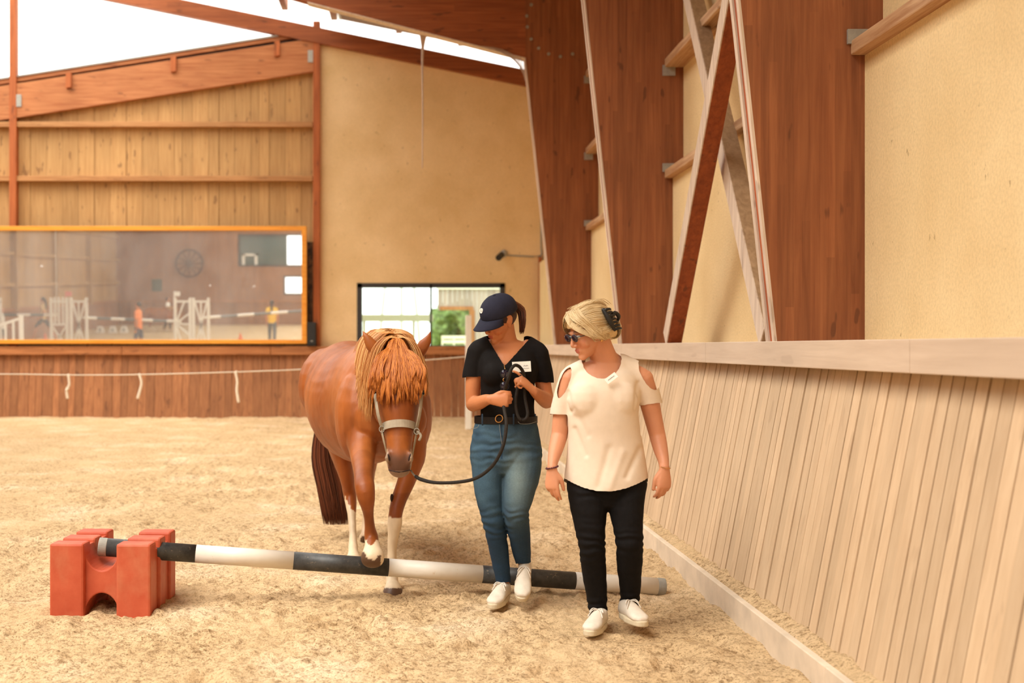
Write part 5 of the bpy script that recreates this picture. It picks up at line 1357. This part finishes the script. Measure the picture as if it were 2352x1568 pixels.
# ---- jump standards and poles
def standard(px0, px1, Z, kind, label, flag=None):
    x0, x1 = vx(px0, Z), vx(px1, Z); y = YB0-Z; top = 1.98
    r = thing('jump_standard', label, 'jump stand', ((x0+x1)/2, y, 0), 'white jump stands')
    for a in (x0, x1-.09):
        mb = MB(); mb.box(a, a+.09, y-.045, y+.045, 0, top); mb.build('upright', M['white_paint'], r)
    mb = MB(); mb.box(x0, x1, y-.04, y+.04, top-.17, top-.10); mb.box(x0, x1, y-.04, y+.04, .12, .19)
    if kind == 'bars': mb.box(x0, x1, y-.04, y+.04, .98, 1.05)
    mb.build('cross_rail', M['white_paint'], r)
    def b_(ax, az, bx, bz): mb = MB(); mb.bar((x0+(x1-x0)*ax, y, az), (x0+(x1-x0)*bx, y, bz), .055, .04, up=(0, 1, 0)); mb.build('infill_bar', M['white_paint'], r)
    if kind == 'bars':
        for k in (.28, .5, .72): b_(k, 1.0, k, top+.02)
        b_(.08, 1.0, .92, .15); b_(.92, 1.0, .08, .15)
    elif kind == 'fan':
        b_(.15, 1.84, .5, 1.0); b_(.5, 1.84, .5, .15); b_(.85, 1.84, .5, 1.0); b_(.5, 1.0, .15, .15); b_(.5, 1.0, .85, .15)
    else:
        b_(.1, 1.05, .6, 1.84); b_(.1, 1.05, .95, 1.45); b_(.1, 1.05, .95, 1.02); b_(.1, 1.05, .95, .6); b_(.1, 1.05, .5, .15)
    for a in (x0+.045, x1-.045):
        mb = MB(); mb.box(a-.05, a+.05, y-.28, y+.28, 0, .07); mb.build('foot', M['white_paint'], r)
    if flag:
        mb = MB(); fx_ = x1 if kind == 'bars' else x0+.09; mb.box(fx_-.09, fx_-.06, y-.01, y+.01, top-.05, top+.24); mb.box(fx_-.06, fx_+.14, y-.006, y+.006, top+.06, top+.22); mb.build('flag', flag, r)
    return r
pink = plain('pink flag', lin(226, 132, 124), .7)
standard(-36, 4, 44, 'fan', 'white jump stand at the left edge of the mirror, holding a striped pole')
standard(115, 157, 44, 'bars', 'white jump stand with upright bars and a pink flag, in the mirror', pink)
standard(161, 202, 44, 'fan', 'white jump stand with crossed bars, right of the pink-flagged stand in the mirror')
standard(400, 440, 44, 'sun', 'white jump stand with bars fanning from one side and a white flag, in the mirror', M['white_paint'])
standard(442, 482, 44, 'fan', 'white jump stand with crossed bars, right of the white-flagged stand in the mirror')
standard(722, 760, 44, 'sun', 'white jump stand just past the right end of the mirror view, holding a striped pole')
gry = plain('grey pole band', lin(112, 116, 116), .6)
def jpole(pa, pb, za, zb, bands, label):
    y = YB0-44-.10; a = V((vx(pa, 44), y, za)); b = V((vx(pb, 44), y, zb)); r = thing('jump_pole', label, 'pole', (a+b)/2, 'striped poles in the mirror')
    for i in range(bands):
        mb = MB(); mb.add(cyl(a.lerp(b, i/bands), a.lerp(b, (i+1)/bands), .05, 14)); mb.build('white_band' if i % 2 == 0 else 'grey_band', M['white_paint'] if i % 2 == 0 else gry, r, smooth=False)
jpole(-22, 130, 1.36, 1.36, 5, 'striped pole at the left of the mirror, ending at the pink-flagged stand')
jpole(190, 415, 1.26, 1.12, 7, 'long striped pole in the mirror, behind the person in orange')
jpole(468, 738, 1.26, 1.55, 7, 'striped pole at the right of the mirror, behind the person in yellow')
# near white railing (left edge of the mirror)
rl = thing('railing', 'white railing with a sloping top rail at the bottom left corner of the mirror', 'railing', (vx(25, 34), YB0-34, 0))
xp = vx(49, 34); yy_ = YB0-34
mb = MB(); mb.box(xp-.05, xp+.05, yy_-.05, yy_+.05, 0, 1.66); mb.build('post', M['white_paint'], rl)
mb = MB(); mb.bar((xp, yy_, 1.58), (xp-1.3, yy_, 1.15), .06, .07); mb.build('top_rail', M['white_paint'], rl)
for k in range(1, 6): mb = MB(); a = xp-.22*k; mb.box(a-.03, a+.03, yy_-.02, yy_+.02, 0, 1.56-.33*.22*k); mb.build('baluster', M['white_paint'], rl)
# letter markers
def ltr(ch):
    c = bpy.data.curves.new('t', 'FONT'); c.body = ch; c.size = .26; c.extrude = .004; c.align_x = 'CENTER'
    o = bpy.data.objects.new('t', c); COL.objects.link(o); me = bpy.data.meshes.new_from_object(o.evaluated_get(bpy.context.evaluated_depsgraph_get())); bpy.data.objects.remove(o); return me
for px, ch, lb in ((230, 'E', 'white letter marker in the mirror, left of the three in a row'), (259, 'A', 'white letter marker in the mirror, middle of the three in a row'), (285, 'A', 'white letter marker in the mirror, right of the three in a row')):
    x = vx(px, 60); y = YB0-60; r = thing('letter_marker', lb, 'marker', (x, y, 0), 'letter markers on the sand')
    mb = MB(); mb.hexa([(x-.19, y-.12, 0), (x+.19, y-.12, 0), (x+.19, y+.12, 0), (x-.19, y+.12, 0), (x-.12, y-.05, .32), (x+.12, y-.05, .32), (x+.12, y+.05, .32), (x-.12, y+.05, .32)]); mb.build('body', M['white_paint'], r, bevel=.01)
    me = ltr(ch); me.transform(Matrix.Translation((0, .115, .05)) @ Matrix.Rotation(math.pi, 4, 'Z') @ Matrix.Rotation(math.pi/2-.2, 4, 'X')); lo_ = finish(me, 'letter', M['black'], r); lo_.location = (0, 0, 0)
org = plain('orange cone plastic', lin(236, 106, 50), .5)
for px, lb in ((103, 'small orange cone on the sand left of the pink-flagged stand in the mirror'), (552, 'small orange cone on the sand at the right of the mirror')):
    x = vx(px, 53); y = YB0-53; r = thing('traffic_cone', lb, 'traffic cone', (x, y, 0), 'orange cones'); mb = MB(); mb.add(cyl((x, y, .02), (x, y, .30), .09, 16, .02)); mb.build('body', org, r); mb = MB(); mb.box(x-.13, x+.13, y-.13, y+.13, 0, .025); mb.build('base', org, r)
mb = MB(); mb.add(cyl((vx(131, 42), YB0-42, 1.2), (vx(131, 42), YB0-42, 7.5), .012, 6)); tag(mb.build('rope', M['string'], None), 'thin pale rope hanging down from the roof, at the left in the mirror', 'rope')
# ---- people of the far half of the arena
def walker(X, Y, ang, h, top_c, bot_c, hair_c, label, stride=.12, longhair=False, arm=.25, short=False):
    r = thing('person', label, 'person', (X, Y, 0)); k = h/1.7; ca, sa = math.cos(ang), math.sin(ang)
    def q(x, y, z): return V((X+(x*ca-y*sa)*k, Y+(x*sa+y*ca)*k, z*k))     # local +y is forward
    T = lambda pts, rad, **kw: tube([q(*p) for p in pts], [tuple(v*k for v in (t if isinstance(t, tuple) else (t, t))) for t in rad], ref=(ca, sa, 0), **kw)
    E_ = lambda p, rr: ell(q(*p), tuple(v*k for v in rr), (V((ca, sa, 0)), V((-sa, ca, 0)), V((0, 0, 1))))
    body = [E_((0, .01, 1.58), (.072, .092, .115)), E_((0, .10, 1.565), (.014, .018, .02)), T([(0, -.01, 1.40), (0, 0, 1.52)], [.05, .05]), T([(0, 0, 1.38), (0, 0, 1.2), (0, 0, .95)], [(.13, .07), (.13, .085), (.13, .085)])]
    for e in (-1, 1):
        st = stride*e; body.append(T([(e*.17, 0, 1.37), (e*.21, -st*.5, 1.13), (e*.20, -st*.8+arm*.5, .98), (e*.18, arm-st, .90 if arm > .1 else .84)], [.043, .04, .033, .024], n=10)); body.append(E_((e*.18, arm-st+.05, .87 if arm > .1 else .77), (.03, .05, .045)))
        body.append(T([(e*.09, 0, .92), (e*.10, st*.8, .5), (e*.10, st*1.6-.05, .10)], [.075, .05, .035], n=12))
        body.append(T([(e*.10, st*1.6-.08, .05), (e*.10, st*1.6+.10, .04)], [(.04, .04), (.036, .03)], n=10))
    blob(body, 'body', M['skin'], r, .012, 3, color=lambda c: skinA)
    tp_ = [T([(0, 0, 1.42), (0, 0, 1.32), (0, 0, 1.15), (0, 0, .98), (0, 0, .86)], [(.12, .07), (.17, .10), (.16, .11), (.155, .11), (.165, .115)])]
    for e in (-1, 1): tp_.append(T([(e*.15, 0, 1.38), (e*.20, -stride*e*.3, 1.20)], [.062, .058], n=12))
    blob(tp_, 'shirt', top_c, r, .013, 3, disp=folds(.006, 9))
    bt = [T([(0, 0, .98), (0, 0, .84)], [(.145, .10), (.155, .115)])]
    for e in (-1, 1):
        st = stride*e; bt.append(T([(e*.085, 0, .88), (e*.10, st*.8, .5 if not short else .58)], [.088, .066], n=14))
        if not short: bt.append(T([(e*.10, st*.8, .5), (e*.10, st*1.55-.04, .13)], [.066, .048], n=14))
    blob(bt, 'trousers', bot_c, r, .013, 3)
    hb_ = [E_((0, -.02, 1.61), (.083, .095, .10))]
    if longhair: hb_.append(T([(0, -.09, 1.60), (0, -.13, 1.45), (0, -.13, 1.25)], [(.05, .04), (.05, .035), (.02, .02)]))
    blob(hb_, 'hair', hair_c, r, .012, 2, cut=lambda c, n: False)
    for e in (-1, 1):
        mb = MB(); mb.add(T([(e*.10, stride*e*1.6-.09, .035), (e*.10, stride*e*1.6+.14, .03)], [(.045, .035), (.042, .03)], n=12)); mb.build('shoe', M['shoe'], r, smooth=True)
    return r
dk = plain('near black cloth', lin(40, 40, 44), .8); hk = plain('black hair', lin(30, 24, 22), .5)
walker(vx(318, 42), YB0-42, math.radians(100), 1.88, plain('orange cotton', lin(244, 140, 78), .8), plain('slate shorts', lin(76, 84, 100), .8), plain('dark brown short hair', lin(50, 36, 30), .5), 'person in a bright orange T-shirt facing left, reflected in the mirror', .06, arm=.04, short=True)
walker(vx(625, 48), YB0-48, math.radians(180), 1.82, plain('yellow cotton', lin(250, 196, 54), .8), plain('slate trousers', lin(92, 100, 108), .8), hk, 'person in a yellow T-shirt with a long dark ponytail, seen from behind in the mirror', .10, True, arm=.06)
walker(vx(99, 51), YB0-51, math.radians(95), 1.9, plain('camel cotton', lin(206, 172, 120), .8), dk, hk, 'running person in a camel top and black shorts, in the mirror behind the pink-flagged stand', .28, True, arm=.35, short=True)
walker(vx(4, 45), YB0-45, math.radians(-90), 1.62, M['white_paint'], dk, plain('auburn hair', lin(150, 80, 48), .5), 'person in a white T-shirt at the left edge of the mirror', .10, arm=.3, short=True)
walker(vx(386, 62), YB0-62, math.radians(-80), 1.70, M['white_paint'], dk, hk, 'person in a white top standing by the brown horse in the mirror', .08, arm=.1)
# brown horse far down the hall: a copy of the pony and its parts
h2 = horse.copy(); COL.objects.link(h2); h2['label'] = 'brown horse standing sideways far down the arena, seen in the mirror'
h2.location = (vx(372, 61), YB0-61, 0); h2.scale = (.85, .85, .85); h2.rotation_euler = (0, 0, math.radians(78))
for ch in list(horse.children):
    if ch.name.startswith('halter'): continue
    c = ch.copy(); COL.objects.link(c); c.parent = h2
